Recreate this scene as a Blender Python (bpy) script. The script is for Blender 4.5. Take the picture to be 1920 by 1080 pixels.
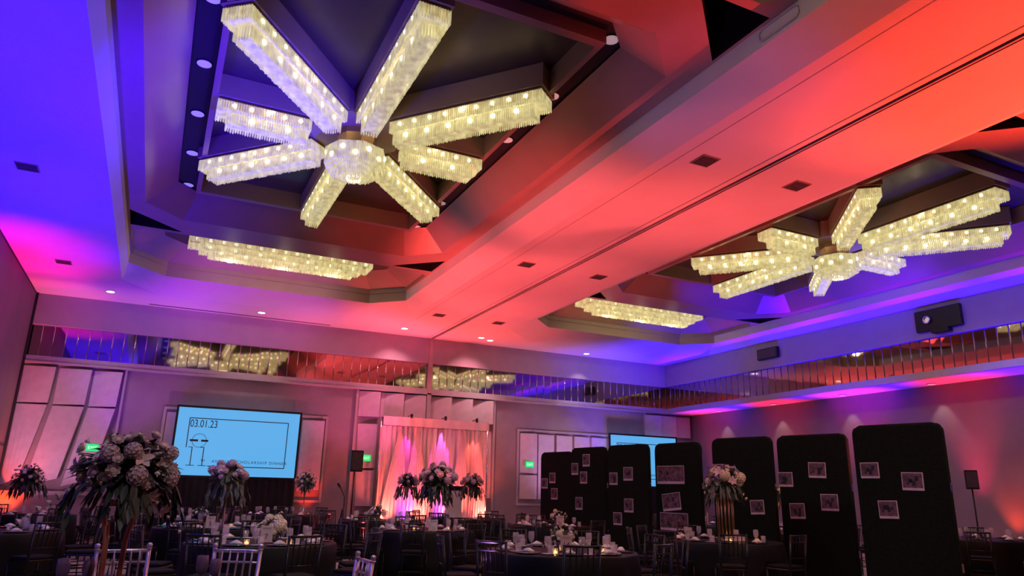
import bpy, math, random
from math import sin, cos, pi, radians as R
from mathutils import Vector, Matrix, Euler
from mathutils.geometry import tessellate_polygon

for o in list(bpy.data.objects): bpy.data.objects.remove(o)
sc = bpy.context.scene
COL = sc.collection
rnd = random.Random(7)

# ------------------------------------------------------------------ camera, world, exposure
EYE = 1.42
H = 6.42                         # flat ceiling height
cam = bpy.data.cameras.new('camera'); co = bpy.data.objects.new('camera', cam); COL.objects.link(co)
cam.sensor_width = 36.0; cam.lens = 36.0 * 1340.0 / 1920.0; cam.clip_end = 100; cam.clip_start = 0.05
_yaw, _pitch, _roll = 0.45004688, 0.27806233, 0.02264003
_f = Vector((sin(_yaw)*cos(_pitch), cos(_yaw)*cos(_pitch), sin(_pitch)))
_r = Vector((cos(_yaw), -sin(_yaw), 0)); _u = _r.cross(_f)
_r2 = _r*cos(_roll) + _u*sin(_roll); _u2 = -_r*sin(_roll) + _u*cos(_roll)
co.matrix_world = Matrix(((_r2.x, _u2.x, -_f.x, 0), (_r2.y, _u2.y, -_f.y, 0), (_r2.z, _u2.z, -_f.z, EYE), (0, 0, 0, 1)))
sc.camera = co
w = bpy.data.worlds.new('world'); sc.world = w; w.use_nodes = True
w.node_tree.nodes['Background'].inputs[0].default_value = (0.5, 0.42, 0.5, 1)
w.node_tree.nodes['Background'].inputs[1].default_value = 0.0
sc.view_settings.view_transform = 'Standard'; sc.view_settings.look = 'None'
sc.view_settings.exposure = 0.0; sc.view_settings.gamma = 1.0; sc.view_settings.use_curve_mapping = False

def spot(loc, to, color, power, angle, blend=0.8, radius=0.08):
    l = bpy.data.lights.new('stage_or_fill_light', 'SPOT'); l.color = color; l.energy = power
    l.spot_size = R(angle); l.spot_blend = blend; l.shadow_soft_size = radius
    o = bpy.data.objects.new('stage_or_fill_light', l); COL.objects.link(o); o.location = loc
    o.rotation_euler = (Vector(to) - Vector(loc)).to_track_quat('-Z', 'Y').to_euler()
    return o
def point(loc, color, power, radius=0.1):
    l = bpy.data.lights.new('lamp_light', 'POINT'); l.color = color; l.energy = power; l.shadow_soft_size = radius
    o = bpy.data.objects.new('lamp_light', l); COL.objects.link(o); o.location = loc; return o

XL, XR, XW, YB, YN = -3.5, 17.9, 19.2, 23.0, -5.0
BLUE = (0.03, 0.0, 1.0); RED = (1.0, 0.035, 0.02); MAG = (1.0, 0.0, 0.30); ROSE = (1.0, 0.22, 0.30); VIO = (0.55, 0.22, 0.9)
ORANGE = (1.0, 0.07, 0.015)
WARM = (1.0, 0.80, 0.48)
# floor washes aimed at the ceiling, plus added back wall fill: (position, aim, colour, power, cone)
SALMON = (1.0, 0.085, 0.085); REDN = (1.0, 0.055, 0.022)
WASH = [
 ((-2.7, 11.0, 0.3), (-2.4, 11.0, 6.4), BLUE, 2700, 84),
 ((-2.7, 6.5, 0.3), (-2.2, 7.0, 6.4), BLUE, 2700, 84),
 ((-2.7, 15.0, 0.3), (-2.0, 15.6, 6.4), BLUE, 2500, 66),
 ((-1.0, 15.5, 0.3), (-0.9, 19.9, 6.4), BLUE, 1700, 44),
 ((-3.2, 18.7, 0.3), (-3.2, 18.5, 6.4), MAG, 2300, 48),
 ((-3.25, 21.0, 0.3), (-3.3, 20.8, 6.4), MAG, 800, 30),
 ((-3.25, 22.2, 0.3), (-3.0, 22.3, 6.4), SALMON, 800, 30),
 ((2.9, 11.7, 0.3), (7.2, 11.2, 6.4), SALMON, 2700, 50),
 ((2.7, 15.2, 0.3), (7.4, 15.8, 6.4), SALMON, 4300, 52),
 ((5.7, 21.2, 0.3), (7.6, 20.4, 6.4), SALMON, 2100, 66),
 ((14.2, 3.2, 0.3), (9.8, 3.9, 6.4), REDN, 10500, 46),
 ((11.2, 7.0, 0.3), (8.4, 8.6, 6.4), SALMON, 2000, 58),
 ((3.4, 19.6, 0.3), (3.8, 21.8, 6.4), SALMON, 1700, 66),
 ((1.8, 15.5, 0.3), (1.9, 20.7, 6.5), (0.75, 0.08, 0.8), 1900, 42),
 ((5.5, 20.3, 0.3), (5.5, 22.8, 6.0), (0.9, 0.12, 0.5), 650, 60),
 ((-0.6, 20.6, 0.3), (-0.9, 22.7, 6.0), (0.28, 0.0, 1.0), 700, 54),
 ((16.9, 19.0, 0.3), (17.2, 21.0, 6.5), BLUE, 2900, 60),
 ((14.4, 20.3, 0.3), (15.0, 22.6, 6.2), BLUE, 1500, 52),
 ((16.8, 14.6, 0.3), (17.1, 14.8, 6.5), BLUE, 4200, 70),
 ((16.8, 8.6, 0.3), (17.1, 8.8, 6.5), BLUE, 4200, 76),
 ((2.9, 6.9, 0.3), (0.1, 10.9, 7.3), BLUE, 8500, 36),
 ((13.6, 6.9, 0.3), (15.8, 12.6, 7.2), BLUE, 4200, 38),
 ((5.9, 11.0, 0.3), (4.6, 15.6, 7.1), RED, 900, 30),
 ((5.4, 10.6, 0.3), (4.6, 5.7, 7.0), RED, 1500, 20),
 ((2.9, 7.4, 0.3), (6.2, 6.6, 6.6), VIO, 330, 34),
 ((2.3, 19.9, 0.3), (2.3, 23.0, 4.3), (1.0, 0.40, 0.50), 420, 80),  # from here on: fill added to brighten the back wall panels
 ((13.6, 19.9, 0.3), (13.6, 23.0, 3.6), (0.8, 0.42, 0.9), 600, 80),
 ((-3.35, 20.3, 0.3), (-2.1, 23.0, 3.5), (0.88, 0.36, 0.66), 400, 70),
]
HOUSE = 1.9      # level of the dimmed white house downlights

# ------------------------------------------------------------------ materials
def mat(name, col, rough=0.6, metal=0.0, emit=None, es=0.0, noise=0.0, nscale=8.0, bump=0.0, bscale=60.0, spec=0.5):
    m = bpy.data.materials.new(name); m.use_nodes = True; nt = m.node_tree; b = nt.nodes['Principled BSDF']
    b.inputs['Base Color'].default_value = (*col, 1); b.inputs['Roughness'].default_value = rough
    b.inputs['Metallic'].default_value = metal; b.inputs['Specular IOR Level'].default_value = spec
    if emit: b.inputs['Emission Color'].default_value = (*emit, 1); b.inputs['Emission Strength'].default_value = es
    if noise:
        tc = nt.nodes.new('ShaderNodeTexCoord'); n = nt.nodes.new('ShaderNodeTexNoise'); n.inputs['Scale'].default_value = nscale
        n.inputs['Detail'].default_value = 4
        r = nt.nodes.new('ShaderNodeValToRGB'); r.color_ramp.elements[0].position = 0.3; r.color_ramp.elements[1].position = 0.7
        r.color_ramp.elements[0].color = (*[c*(1-noise) for c in col], 1); r.color_ramp.elements[1].color = (*[min(1, c*(1+noise)) for c in col], 1)
        nt.links.new(tc.outputs['Object'], n.inputs['Vector']); nt.links.new(n.outputs['Fac'], r.inputs['Fac']); nt.links.new(r.outputs['Color'], b.inputs['Base Color'])
    if bump:
        tc = nt.nodes.new('ShaderNodeTexCoord'); n = nt.nodes.new('ShaderNodeTexNoise'); n.inputs['Scale'].default_value = bscale
        bp = nt.nodes.new('ShaderNodeBump'); bp.inputs['Strength'].default_value = bump; bp.inputs['Distance'].default_value = 0.02
        nt.links.new(tc.outputs['Object'], n.inputs['Vector']); nt.links.new(n.outputs['Fac'], bp.inputs['Height']); nt.links.new(bp.outputs['Normal'], b.inputs['Normal'])
    return m
def mixmat(name, tfac, col, rough, emit=None, es=0.0, metal=0.0):
    m = mat(name, col, rough, metal, emit, es); nt = m.node_tree
    t = nt.nodes.new('ShaderNodeBsdfTransparent'); x = nt.nodes.new('ShaderNodeMixShader'); x.inputs[0].default_value = tfac
    nt.links.new(nt.nodes['Principled BSDF'].outputs[0], x.inputs[1]); nt.links.new(t.outputs[0], x.inputs[2])
    nt.links.new(x.outputs[0], nt.nodes['Material Output'].inputs[0]); return m
M = dict(
 ceil=mat('ceiling_paint', (0.62, 0.58, 0.58), 0.75, noise=0.03, nscale=1.5, bump=0.05, bscale=30),
 ring=mat('bronze_paint', (0.36, 0.22, 0.17), 0.33, 0.2, noise=0.05, nscale=2, bump=0.06, bscale=3),
 tent=mat('dark_bronze_gloss', (0.10, 0.07, 0.065), 0.36, 0.35, noise=0.08, nscale=2, bump=0.15, bscale=2.5),
 tanp=mat('tan_paint', (0.34, 0.23, 0.19), 0.5, noise=0.05, nscale=3),
 void=mat('void_black', (0.008, 0.008, 0.01), 0.6, noise=0.2),
 wall=mat('wall_fabric', (0.25, 0.20, 0.205), 0.85, noise=0.08, nscale=2.5, bump=0.15, bscale=90),
 wallside=mat('wall_side_fabric', (0.23, 0.19, 0.20), 0.85, noise=0.06, nscale=2, bump=0.1, bscale=90),
 fascia=mat('fascia_paint', (0.38, 0.33, 0.36), 0.6, noise=0.04, nscale=3),
 pad=mat('padded_panel_cloth', (0.50, 0.43, 0.45), 0.8, noise=0.08, nscale=6, bump=0.2, bscale=120),
 trimm=mat('satin_trim', (0.42, 0.36, 0.37), 0.4, 0.2, noise=0.05),
 mirror=mat('bronze_mirror', (0.46, 0.37, 0.35), 0.04, 1.0, noise=0.04, nscale=2),
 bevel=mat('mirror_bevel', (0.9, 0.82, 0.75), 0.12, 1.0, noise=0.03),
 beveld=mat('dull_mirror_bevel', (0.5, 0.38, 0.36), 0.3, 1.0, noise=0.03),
 carpet=mat('carpet', (0.33, 0.25, 0.19), 0.95, noise=0.25, nscale=5, bump=0.4, bscale=200),
 metalk=mat('black_metal', (0.012, 0.012, 0.013), 0.4, 0.3, noise=0.2),
 chairk=mat('black_lacquer', (0.005, 0.0045, 0.005), 0.3, noise=0.2, spec=0.4),
 cushk=mat('black_cushion', (0.006, 0.005, 0.006), 0.8, noise=0.2, spec=0.2),
 silver=mat('silver_lacquer', (0.62, 0.52, 0.64), 0.28, 0.75, noise=0.05),
 cushs=mat('ivory_cushion', (0.5, 0.46, 0.44), 0.8, noise=0.08),
 cloth=mat('black_tablecloth', (0.0045, 0.0042, 0.005), 0.6, noise=0.15, nscale=3, spec=0.22),
 board=mat('black_carpet_board', (0.010, 0.016, 0.012), 0.95, noise=0.3, nscale=40, bump=0.5, bscale=150, spec=0.1),
 napkin=mat('white_linen', (0.70, 0.64, 0.62), 0.8, noise=0.05, bump=0.2, bscale=60),
 plate=mat('black_charger', (0.03, 0.026, 0.03), 0.15, noise=0.1, spec=0.8),
 china=mat('white_china', (0.72, 0.66, 0.64), 0.15, noise=0.03),
 glass=mixmat('clear_glass', 0.80, (0.85, 0.72, 0.76), 0.06),
 purple=mixmat('purple_glass', 0.25, (0.24, 0.14, 0.30), 0.1),
 steel=mat('polished_steel', (0.8, 0.75, 0.72), 0.15, 1.0, noise=0.03),
 copper=mat('copper_tube', (0.72, 0.27, 0.20), 0.35, 0.4, noise=0.06),
 gold=mat('gold_tube', (0.45, 0.28, 0.16), 0.3, 0.8, noise=0.06),
 leaf=mat('dark_leaf', (0.035, 0.05, 0.038), 0.5, noise=0.35, nscale=15),
 leaf2=mat('grey_green_leaf', (0.12, 0.15, 0.12), 0.55, noise=0.3, nscale=15),
 rose=mat('blush_petal', (0.74, 0.56, 0.58), 0.7, noise=0.12, nscale=14),
 white=mat('white_petal', (0.82, 0.76, 0.70), 0.7, noise=0.08, nscale=14),
 cream=mat('cream_petal', (0.80, 0.72, 0.50), 0.7, noise=0.10, nscale=14),
 hydr=mat('mauve_petal', (0.60, 0.44, 0.50), 0.75, noise=0.2, nscale=22),
 card=mat('ivory_card', (0.78, 0.66, 0.48), 0.6, noise=0.04),
 pinkcard=mat('pink_card', (0.72, 0.50, 0.45), 0.6, noise=0.05),
 ink=mat('ink', (0.02, 0.02, 0.03), 0.7, noise=0.1),
 drape=mat('voile_drape', (0.80, 0.68, 0.66), 0.75, noise=0.05, nscale=6),
 drapek=mat('black_velvet', (0.008, 0.008, 0.009), 0.9, noise=0.2),
 screen=mat('screen_lit', (0.02, 0.02, 0.02), 0.6, emit=(0.105, 0.44, 0.86), es=0.95),
 grey=mat('print_grey', (0.13, 0.075, 0.09), 0.5, noise=0.85, nscale=11),
 printw=mat('print_white', (0.62, 0.53, 0.56), 0.5, noise=0.1),
 exitg=mat('exit_green', (0.01, 0.2, 0.05), 0.4, emit=(0.02, 0.85, 0.22), es=0.9),
 exitw=mat('exit_letters', (0.5, 0.9, 0.6), 0.4, emit=(0.5, 1.0, 0.65), es=1.2),
 lens=mat('downlight_lens', (0.8, 0.8, 0.8), 0.3, emit=(1.0, 0.92, 0.95), es=0.2),
 lenson=mat('downlight_lens_bright', (0.9, 0.9, 0.9), 0.3, emit=(1.0, 0.93, 0.82), es=3.0),
 ledred=mat('led_red', (0.5, 0.05, 0.02), 0.3, emit=(1.0, 0.12, 0.03), es=6),
 ledblue=mat('led_blue', (0.05, 0.02, 0.5), 0.3, emit=(0.12, 0.02, 1.0), es=6),
 ledmag=mat('led_magenta', (0.5, 0.02, 0.3), 0.3, emit=(1.0, 0.05, 0.45), es=6),
 candle=mat('candle_flame', (1, 0.7, 0.3), 0.5, emit=(1.0, 0.72, 0.28), es=7),
 amber=mixmat('amber_glass', 0.45, (0.8, 0.5, 0.25), 0.1),
 bulb=mat('bulb_glow', (1, 0.9, 0.6), 0.4, emit=(1.0, 0.90, 0.50), es=3.5),
 vent=mat('vent_dark', (0.06, 0.04, 0.04), 0.6, noise=0.2),
 white2=mat('lectern_white', (0.7, 0.66, 0.62), 0.5, noise=0.05),
)
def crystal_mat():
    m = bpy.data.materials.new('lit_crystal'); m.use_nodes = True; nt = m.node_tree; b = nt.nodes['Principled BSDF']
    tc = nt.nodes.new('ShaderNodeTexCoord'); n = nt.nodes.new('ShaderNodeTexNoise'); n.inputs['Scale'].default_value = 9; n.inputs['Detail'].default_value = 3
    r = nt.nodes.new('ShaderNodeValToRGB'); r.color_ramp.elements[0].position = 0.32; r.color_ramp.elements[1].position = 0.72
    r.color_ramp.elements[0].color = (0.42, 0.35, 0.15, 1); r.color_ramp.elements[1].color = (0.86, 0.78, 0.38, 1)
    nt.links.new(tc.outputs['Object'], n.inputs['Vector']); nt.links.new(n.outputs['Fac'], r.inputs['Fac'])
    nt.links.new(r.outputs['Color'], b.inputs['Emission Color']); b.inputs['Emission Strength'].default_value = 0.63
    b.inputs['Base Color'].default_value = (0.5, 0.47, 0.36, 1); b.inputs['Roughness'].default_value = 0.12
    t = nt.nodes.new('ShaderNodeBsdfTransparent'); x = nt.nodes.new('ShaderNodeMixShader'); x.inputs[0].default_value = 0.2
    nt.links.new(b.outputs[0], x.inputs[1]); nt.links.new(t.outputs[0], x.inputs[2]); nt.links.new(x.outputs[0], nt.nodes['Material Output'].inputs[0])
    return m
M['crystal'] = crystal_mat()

# ------------------------------------------------------------------ mesh builder
class MB:
    def __init__(s): s.v = []; s.f = []; s.sm = []
    def add(s, vs, fs, smooth=False):
        k = len(s.v); s.v += [tuple(v) for v in vs]; s.f += [tuple(i+k for i in f) for f in fs]; s.sm += [smooth]*len(fs); return s
    def box(s, x0, x1, y0, y1, z0, z1, T=None, b=0.0):
        if b:
            return s.cbox(x0, x1, y0, y1, z0, z1, b, T)
        vs = [Vector(p) for p in ((x0,y0,z0),(x1,y0,z0),(x1,y1,z0),(x0,y1,z0),(x0,y0,z1),(x1,y0,z1),(x1,y1,z1),(x0,y1,z1))]
        if T: vs = [T @ v for v in vs]
        return s.add(vs, [(0,3,2,1),(4,5,6,7),(0,1,5,4),(1,2,6,5),(2,3,7,6),(3,0,4,7)])
    def cbox(s, x0, x1, y0, y1, z0, z1, b, T=None):     # box with chamfered vertical corners and top/bottom edges
        def rg(i, z): return [(x0+i+b,y0+i,z),(x1-i-b,y0+i,z),(x1-i,y0+i+b,z),(x1-i,y1-i-b,z),(x1-i-b,y1-i,z),(x0+i+b,y1-i,z),(x0+i,y1-i-b,z),(x0+i,y0+i+b,z)]
        L = [rg(b*.6, z0), rg(0, z0+b), rg(0, z1-b), rg(b*.6, z1)]
        return s.stack(L, T)
    def stack(s, L, T=None, smooth=False, cap=True, closed=True):
        n = len(L[0]); vs = [Vector(p) for l in L for p in l]
        if T: vs = [T @ v for v in vs]
        fs = []
        for k in range(len(L)-1):
            for i in range(n if closed else n-1):
                j = (i+1) % n; fs.append((k*n+i, k*n+j, (k+1)*n+j, (k+1)*n+i))
        s.add(vs, fs, smooth)
        if cap:
            k = len(s.v)-len(vs); s.f.append(tuple(k+i for i in range(n-1, -1, -1))); s.f.append(tuple(k+(len(L)-1)*n+i for i in range(n))); s.sm += [False, False]
        return s
    def lathe(s, prof, n=16, T=None, cap=True, smooth=True):   # prof: (r, z)
        L = [[(r*cos(2*pi*i/n), r*sin(2*pi*i/n), z) for i in range(n)] for r, z in prof]
        return s.stack(L, T, smooth, cap)
    def tube(s, pts, r, n=6, smooth=True):
        pts = [Vector(p) for p in pts]; L = []
        rs = r if isinstance(r, (list, tuple)) else [r]*len(pts)
        for i, p in enumerate(pts):
            d = (pts[min(i+1, len(pts)-1)] - pts[max(i-1, 0)]).normalized()
            a = d.cross(Vector((0,0,1)));
            if a.length < 1e-3: a = Vector((1,0,0))
            a.normalize(); b = d.cross(a)
            L.append([p + (a*cos(2*pi*k/n) + b*sin(2*pi*k/n))*rs[i] for k in range(n)])
        return s.stack(L, None, smooth)
    def loft(s, A, za, B, zb, flip=False):
        n = len(A); vs = [(p[0],p[1],za) for p in A] + [(p[0],p[1],zb) for p in B]
        fs = [(i,(i+1)%n,n+(i+1)%n,n+i) for i in range(n)]
        if flip: fs = [f[::-1] for f in fs]
        return s.add(vs, fs)
    def flat(s, polys, z):
        ps = [[Vector((p[0],p[1],0)) for p in P] for P in polys]
        tr = tessellate_polygon(ps); vs = [(p.x,p.y,z) for P in ps for p in P]
        return s.add(vs, [tuple(t) for t in tr])
    def sphere(s, c, r, n=10, m=6, sq=1.0):
        L = [[(c[0]+r*sin(pi*k/m)*cos(2*pi*i/n), c[1]+r*sin(pi*k/m)*sin(2*pi*i/n), c[2]-r*sq*cos(pi*k/m)) for i in range(n)] for k in range(1, m)]
        return s.stack(L, None, True)
    def build(s, name, m, parent=None, loc=(0,0,0), rot=None, kind=None):
        me = bpy.data.meshes.new(name); me.from_pydata(s.v, [], s.f); me.polygons.foreach_set('use_smooth', s.sm); me.update()
        me.materials.append(M[m] if isinstance(m, str) else m)
        o = bpy.data.objects.new(name, me); COL.objects.link(o); o.location = loc
        if rot: o.rotation_euler = rot
        if parent: o.parent = parent
        if kind: o['kind'] = kind
        return o
def tag(o, label, cat, group=None):
    o['label'] = label; o['category'] = cat
    if group: o['group'] = group
    return o
def thing(name, label, cat, loc=(0,0,0), rz=0, group=None):
    o = bpy.data.objects.new(name, None); COL.objects.link(o); o.location = loc; o.rotation_euler = (0,0,rz)
    o.empty_display_size = 0.1
    return tag(o, label, cat, group)
KIDS = {}
def dup(root, loc, rz, label, group=None, scale=None, cat=None):
    r = root.copy(); COL.objects.link(r); r.location = loc; r.rotation_euler = (0,0,rz); r['label'] = label
    if group: r['group'] = group
    if scale: r.scale = (scale,)*3
    for ch in KIDS.setdefault(root.name, list(root.children)):
        c = ch.copy(); COL.objects.link(c); c.parent = r
        for g in KIDS.setdefault(ch.name, list(ch.children)):
            d = g.copy(); COL.objects.link(d); d.parent = c
    return r
class Proto:                       # first use moves the prototype itself, later uses copy it
    def __init__(s, root): s.root = root; s.used = False
    def place(s, loc, rz, label, group=None, scale=None):
        if not s.used:
            s.used = True; s.first = (loc, rz, label, group, scale)
            r = s.root
            KIDS.setdefault(r.name, list(r.children))
            r.location = loc; r.rotation_euler = (0,0,rz); r['label'] = label
            if group: r['group'] = group
            s.scale0 = scale
            if scale: r.scale = (scale,)*3
            return r
        o = dup(s.root, loc, rz, label, group, scale or 1.0); return o
def text_mesh(txt, size, name='lettering', m='ink', parent=None, loc=(0,0,0), rot=(R(90),0,0), xs=1.0, align='LEFT', spacing=1.0, depth=0.002):
    c = bpy.data.curves.new('t', 'FONT'); c.body = txt; c.size = size; c.align_x = align; c.extrude = depth; c.space_character = spacing
    t = bpy.data.objects.new('t', c); COL.objects.link(t); dg = bpy.context.evaluated_depsgraph_get(); dg.update()
    me = bpy.data.meshes.new_from_object(t.evaluated_get(dg)); bpy.data.objects.remove(t); bpy.data.curves.remove(c)
    me.materials.clear(); me.materials.append(M[m]); o = bpy.data.objects.new(name, me); COL.objects.link(o)
    o.location = loc; o.rotation_euler = rot; o.scale = (xs, 1, 1); o.parent = parent; return o

# ------------------------------------------------------------------ room shell
def struct(name, mb, m, parent=None): 
    o = mb.build(name, m, parent)
    if not parent: o['kind'] = 'structure'
    return o
def octo(cx, cy, hx, hy, c): return [(cx-hx+c,cy-hy),(cx+hx-c,cy-hy),(cx+hx,cy-hy+c),(cx+hx,cy+hy-c),(cx+hx-c,cy+hy),(cx-hx+c,cy+hy),(cx-hx,cy+hy-c),(cx-hx,cy-hy+c)]
def rect(x0, x1, y0, y1): return [(x0,y0),(x1,y0),(x1,y1),(x0,y1)]
struct('floor', MB().box(XL-0.1, XW+0.1, YN, YB+0.1, -0.1, 0), 'carpet')
CX = (2.35, 13.73); CY = 11.1; CS_ = 11.0
Z1, Z2 = H+0.22, H+0.48        # top of cove slope, coffer soffit
TX = 8.04
# main ceiling with the two coffer openings
o = MB(); 
def outer(cx):
    P = octo(cx, CY, 4.05, 10.2, 1.2)
    if cx < 5:        # the strip beside the left wall is wider, so the opening starts further in
        P[6] = (cx-3.68, P[6][1]); P[7] = (cx-3.68, P[7][1])
    return P
hole = [outer(cx) for cx in CX]
o.flat([rect(XL, TX-0.05, YN, YB-0.12), hole[0]], H).flat([rect(TX+0.05, XR, YN, YB-0.12), hole[1]], H)
ceil = struct('ceiling', o, 'ceil')
# movable partition track between the two halves: groove plus two thin lips
g = MB().box(TX-0.05, TX+0.05, YN, YB-0.12, H+0.05, H+0.07).box(TX-0.06, TX-0.05, YN, YB-0.12, H, H+0.06).box(TX+0.05, TX+0.06, YN, YB-0.12, H, H+0.06)
struct('trim_1', g, 'void')
struct('trim_2', MB().box(TX-0.016, TX+0.016, YN, YB-0.12, H-0.012, H+0.05).box(TX-0.19, TX-0.17, YN, YB-0.12, H-0.008, H), 'trimm')
# thin access joint lines along the beam
struct('trim_3', MB().box(6.62, 6.635, YN, YB-2.6, H-0.004, H+0.001), 'fascia')

def coffer(cx, idx):
    oc = outer(cx); ic = octo(cx, CY, 3.55, 8.95, 0.85)
    struct('coffer_cove', MB().loft(oc, H, ic, Z1), 'ceil', ceil)
    side, end = MB(), MB()
    for k in range(8):
        p, q = ic[k], ic[(k+1) % 8]; mb_ = side if abs(p[0]-q[0]) < 0.01 else end
        mb_.add([(p[0],p[1],Z1),(q[0],q[1],Z1),(q[0],q[1],Z2),(p[0],p[1],Z2)], [(0,1,2,3)])
    struct('coffer_reveal', side, 'ceil', ceil); struct('coffer_end_reveal', end, 'tanp', ceil)
    ring_o = octo(cx, CY, 3.53, 5.75, 0.9); ring_i = octo(cx, CY, 3.2, 5.0, 0.72)
    slot = octo(cx, CY, 2.66, 4.4, 0.4)
    # soffit with ring opening, alcove openings and the four dark corner gaps
    ay0, ay1 = 6.0, 8.9
    holes = [ring_i]
    tris = []
    for sx in (-1, 1):
        for sy in (-1, 1):
            t = [(cx+sx*3.50, CY+sy*4.86), (cx+sx*3.50, CY+sy*5.86), (cx+sx*2.45, CY+sy*5.86)]
            tris.append(t); holes.append(t)
    alc = []
    for sy in (-1, 1):
        yy0, yy1 = sorted((CY+sy*ay0, CY+sy*ay1)); c = 0.8
        A = [(cx-3.5+.3,yy0),(cx+3.5-.3,yy0),(cx+3.5,yy0+.3),(cx+3.5,yy1-c),(cx+3.5-c,yy1),(cx-3.5+c,yy1),(cx-3.5,yy1-c),(cx-3.5,yy0+.3)] if sy > 0 else \
            [(cx-3.5+c,yy0),(cx+3.5-c,yy0),(cx+3.5,yy0+c),(cx+3.5,yy1-.3),(cx+3.5-.3,yy1),(cx-3.5+.3,yy1),(cx-3.5,yy1-.3),(cx-3.5,yy0+c)]
        alc.append(A); holes.append(A)
    struct('coffer_soffit', MB().flat([ic]+holes, Z2), 'tanp', ceil)
    v = MB()
    for t in tris:
        v.loft(t, Z2, t, Z2+0.8).flat([t], Z2+0.8)
    struct('coffer_gap', v, 'void', ceil)
    # octagonal ring: inner sloped face up to the lamp slot
    struct('coffer_ring', MB().loft(ring_i, Z2, slot, Z2+0.46), 'ring', ceil)
    pan = rect(cx-2.31, cx+2.31, CY-4.18, CY+4.05)
    struct('lamp_slot', MB().loft(slot, Z2+0.46, slot, Z2+0.50).flat([slot, pan], Z2+0.50), 'void', ceil)
    pin = rect(cx-2.22, cx+2.22, CY-4.04, CY+3.91); PZ = Z2+0.30
    struct('star_panel_rim', MB().loft(pan, Z2+0.5, pan, PZ).flat([pan, pin], PZ).loft(pin, PZ, pin, PZ+0.36), 'ring', ceil)
    # recessed tent panels rise towards the middle between the beams
    mid = octo(cx, CY, 0.5, 0.5, 0.2)
    b = MB()
    b.flat([pin], PZ+0.36)
    struct('star_panel', b, 'tent', ceil)
    bm = MB()
    for ang, L in arms(cx):
        T = Matrix.Translation((cx, CS_, 0)) @ Matrix.Rotation(ang, 4, 'Z')
        bm.box(0.2, L+0.04, -0.235, 0.235, PZ-0.01, PZ+0.355, T)
    bm.stack([[(cx+0.80*cos(k*pi/4+pi/8), CS_+0.80*sin(k*pi/4+pi/8), z) for k in range(8)] for z in (PZ-0.03, PZ+0.35)])
    struct('star_beam', bm, 'tanp', ceil)
    # alcove: brown walls lean in to a glossy recessed panel
    a = MB(); top = MB()
    for A, sy in zip(alc, (-1, 1)):
        yc = CY+sy*(ay0+ay1)/2; B = octo(cx, yc, 2.85, 0.9, 0.5); 
        B = [B[k] for k in range(8)]
        # match vertex order: alcove polygons start at the lower-left bottom edge, like octo()
        a.loft(A, Z2, A, Z2+0.12).loft(A, Z2+0.12, B, Z2+0.5); top.flat([B], Z2+0.5)
    struct('alcove_wall', a, 'tanp', ceil); struct('alcove_top', top, 'tent', ceil)
def arms(cx):
    out = []
    for (x, y) in ((2.2,0),(-2.2,0),(0,3.95),(0,-3.8),(2.18,2.45),(-2.18,2.45),(2.18,-2.65),(-2.18,-2.65)):
        out.append((math.atan2(y, x), math.hypot(x, y)))
    return out
for i, cx in enumerate(CX): coffer(cx, i)

# walls
struct('wall_left', MB().box(XL-0.1, XL, YN, YB, 0, H+0.05), 'wallside')
struct('wall_right', MB().box(XW, XW+0.1, YN, YB+0.1, 0, H), 'wallside')
struct('wall_near', MB().box(XL-0.1, XW+0.1, YN-0.1, YN, 0, H+2), 'wallside')
struct('wall_back', MB().box(XL-0.1, XW+0.1, YB, YB+0.1, 0, H+0.1), 'wall')
Yf = YB-0.14
FB, MBt = 5.56, 4.70           # bottom of fascia, bottom of mirror band
# back fascia and ledge, split by the partition pocket
b = MB().box(XL, TX-0.06, Yf, YB, FB, H+0.02).box(TX+0.06, XR+0.05, Yf, YB, FB, H+0.02)
struct('trim_4', b, 'fascia')
struct('trim_5', MB().box(XL, XW, Yf, YB, MBt-0.16, MBt).box(XL, XW, Yf-0.03, YB, MBt-0.20, MBt-0.15), 'trimm')
struct('trim_6', MB().box(TX-0.07, TX+0.07, Yf-0.03, YB, 0, H), 'trimm')
# right fascia, ledge and low soffit over the side aisle
struct('trim_7', MB().box(XR, XR+0.14, YN, YB, FB, H+0.02), 'fascia')
struct('trim_8', MB().box(XR, XR+0.14, YN, YB, MBt-0.18, MBt), 'trimm')
struct('trim_9', MB().box(XR+0.14, XW, YN, YB, MBt-0.18, MBt-0.1), 'ceil')
struct('trim_10', MB().box(XR+0.25, XR+0.3, YN, YB, MBt, H), 'wallside')
# mirrored bands: narrow bevelled strips
def mirror_band(axis, a0, a1, fixed, label):
    t = thing('mirror_band', label, 'mirror', ((a0+a1)/2 if axis == 'x' else fixed, fixed if axis == 'x' else (a0+a1)/2, MBt))
    n = int((a1-a0)/0.285); ox, oy = t.location.x, t.location.y
    g, bv = MB(), MB()
    for k in range(n):
        u0 = a0+(a1-a0)*k/n; u1 = a0+(a1-a0)*(k+1)/n; rr = random.Random(k); tl = 0.0015*rr.uniform(-1,1)
        if axis == 'x':
            g.add([(u0+.012-ox,0+tl,0),(u1-.012-ox,-tl,0),(u1-.012-ox,-tl,FB-MBt),(u0+.012-ox,tl,FB-MBt)], [(0,1,2,3)])
            bv.tube([(u0-ox,-0.006,0),(u0-ox,-0.006,FB-MBt)], 0.013, 5)
        else:
            g.add([(tl,u0+.012-oy,0),(-tl,u1-.012-oy,0),(-tl,u1-.012-oy,FB-MBt),(tl,u0+.012-oy,FB-MBt)], [(3,2,1,0)])
            bv.tube([(-0.006,u0-oy,0),(-0.006,u0-oy,FB-MBt)], 0.013, 5)
    g.build('mirror_glass', 'mirror', t); bv.build('bevel_strip', 'bevel' if axis == 'x' else 'beveld', t)
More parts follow.
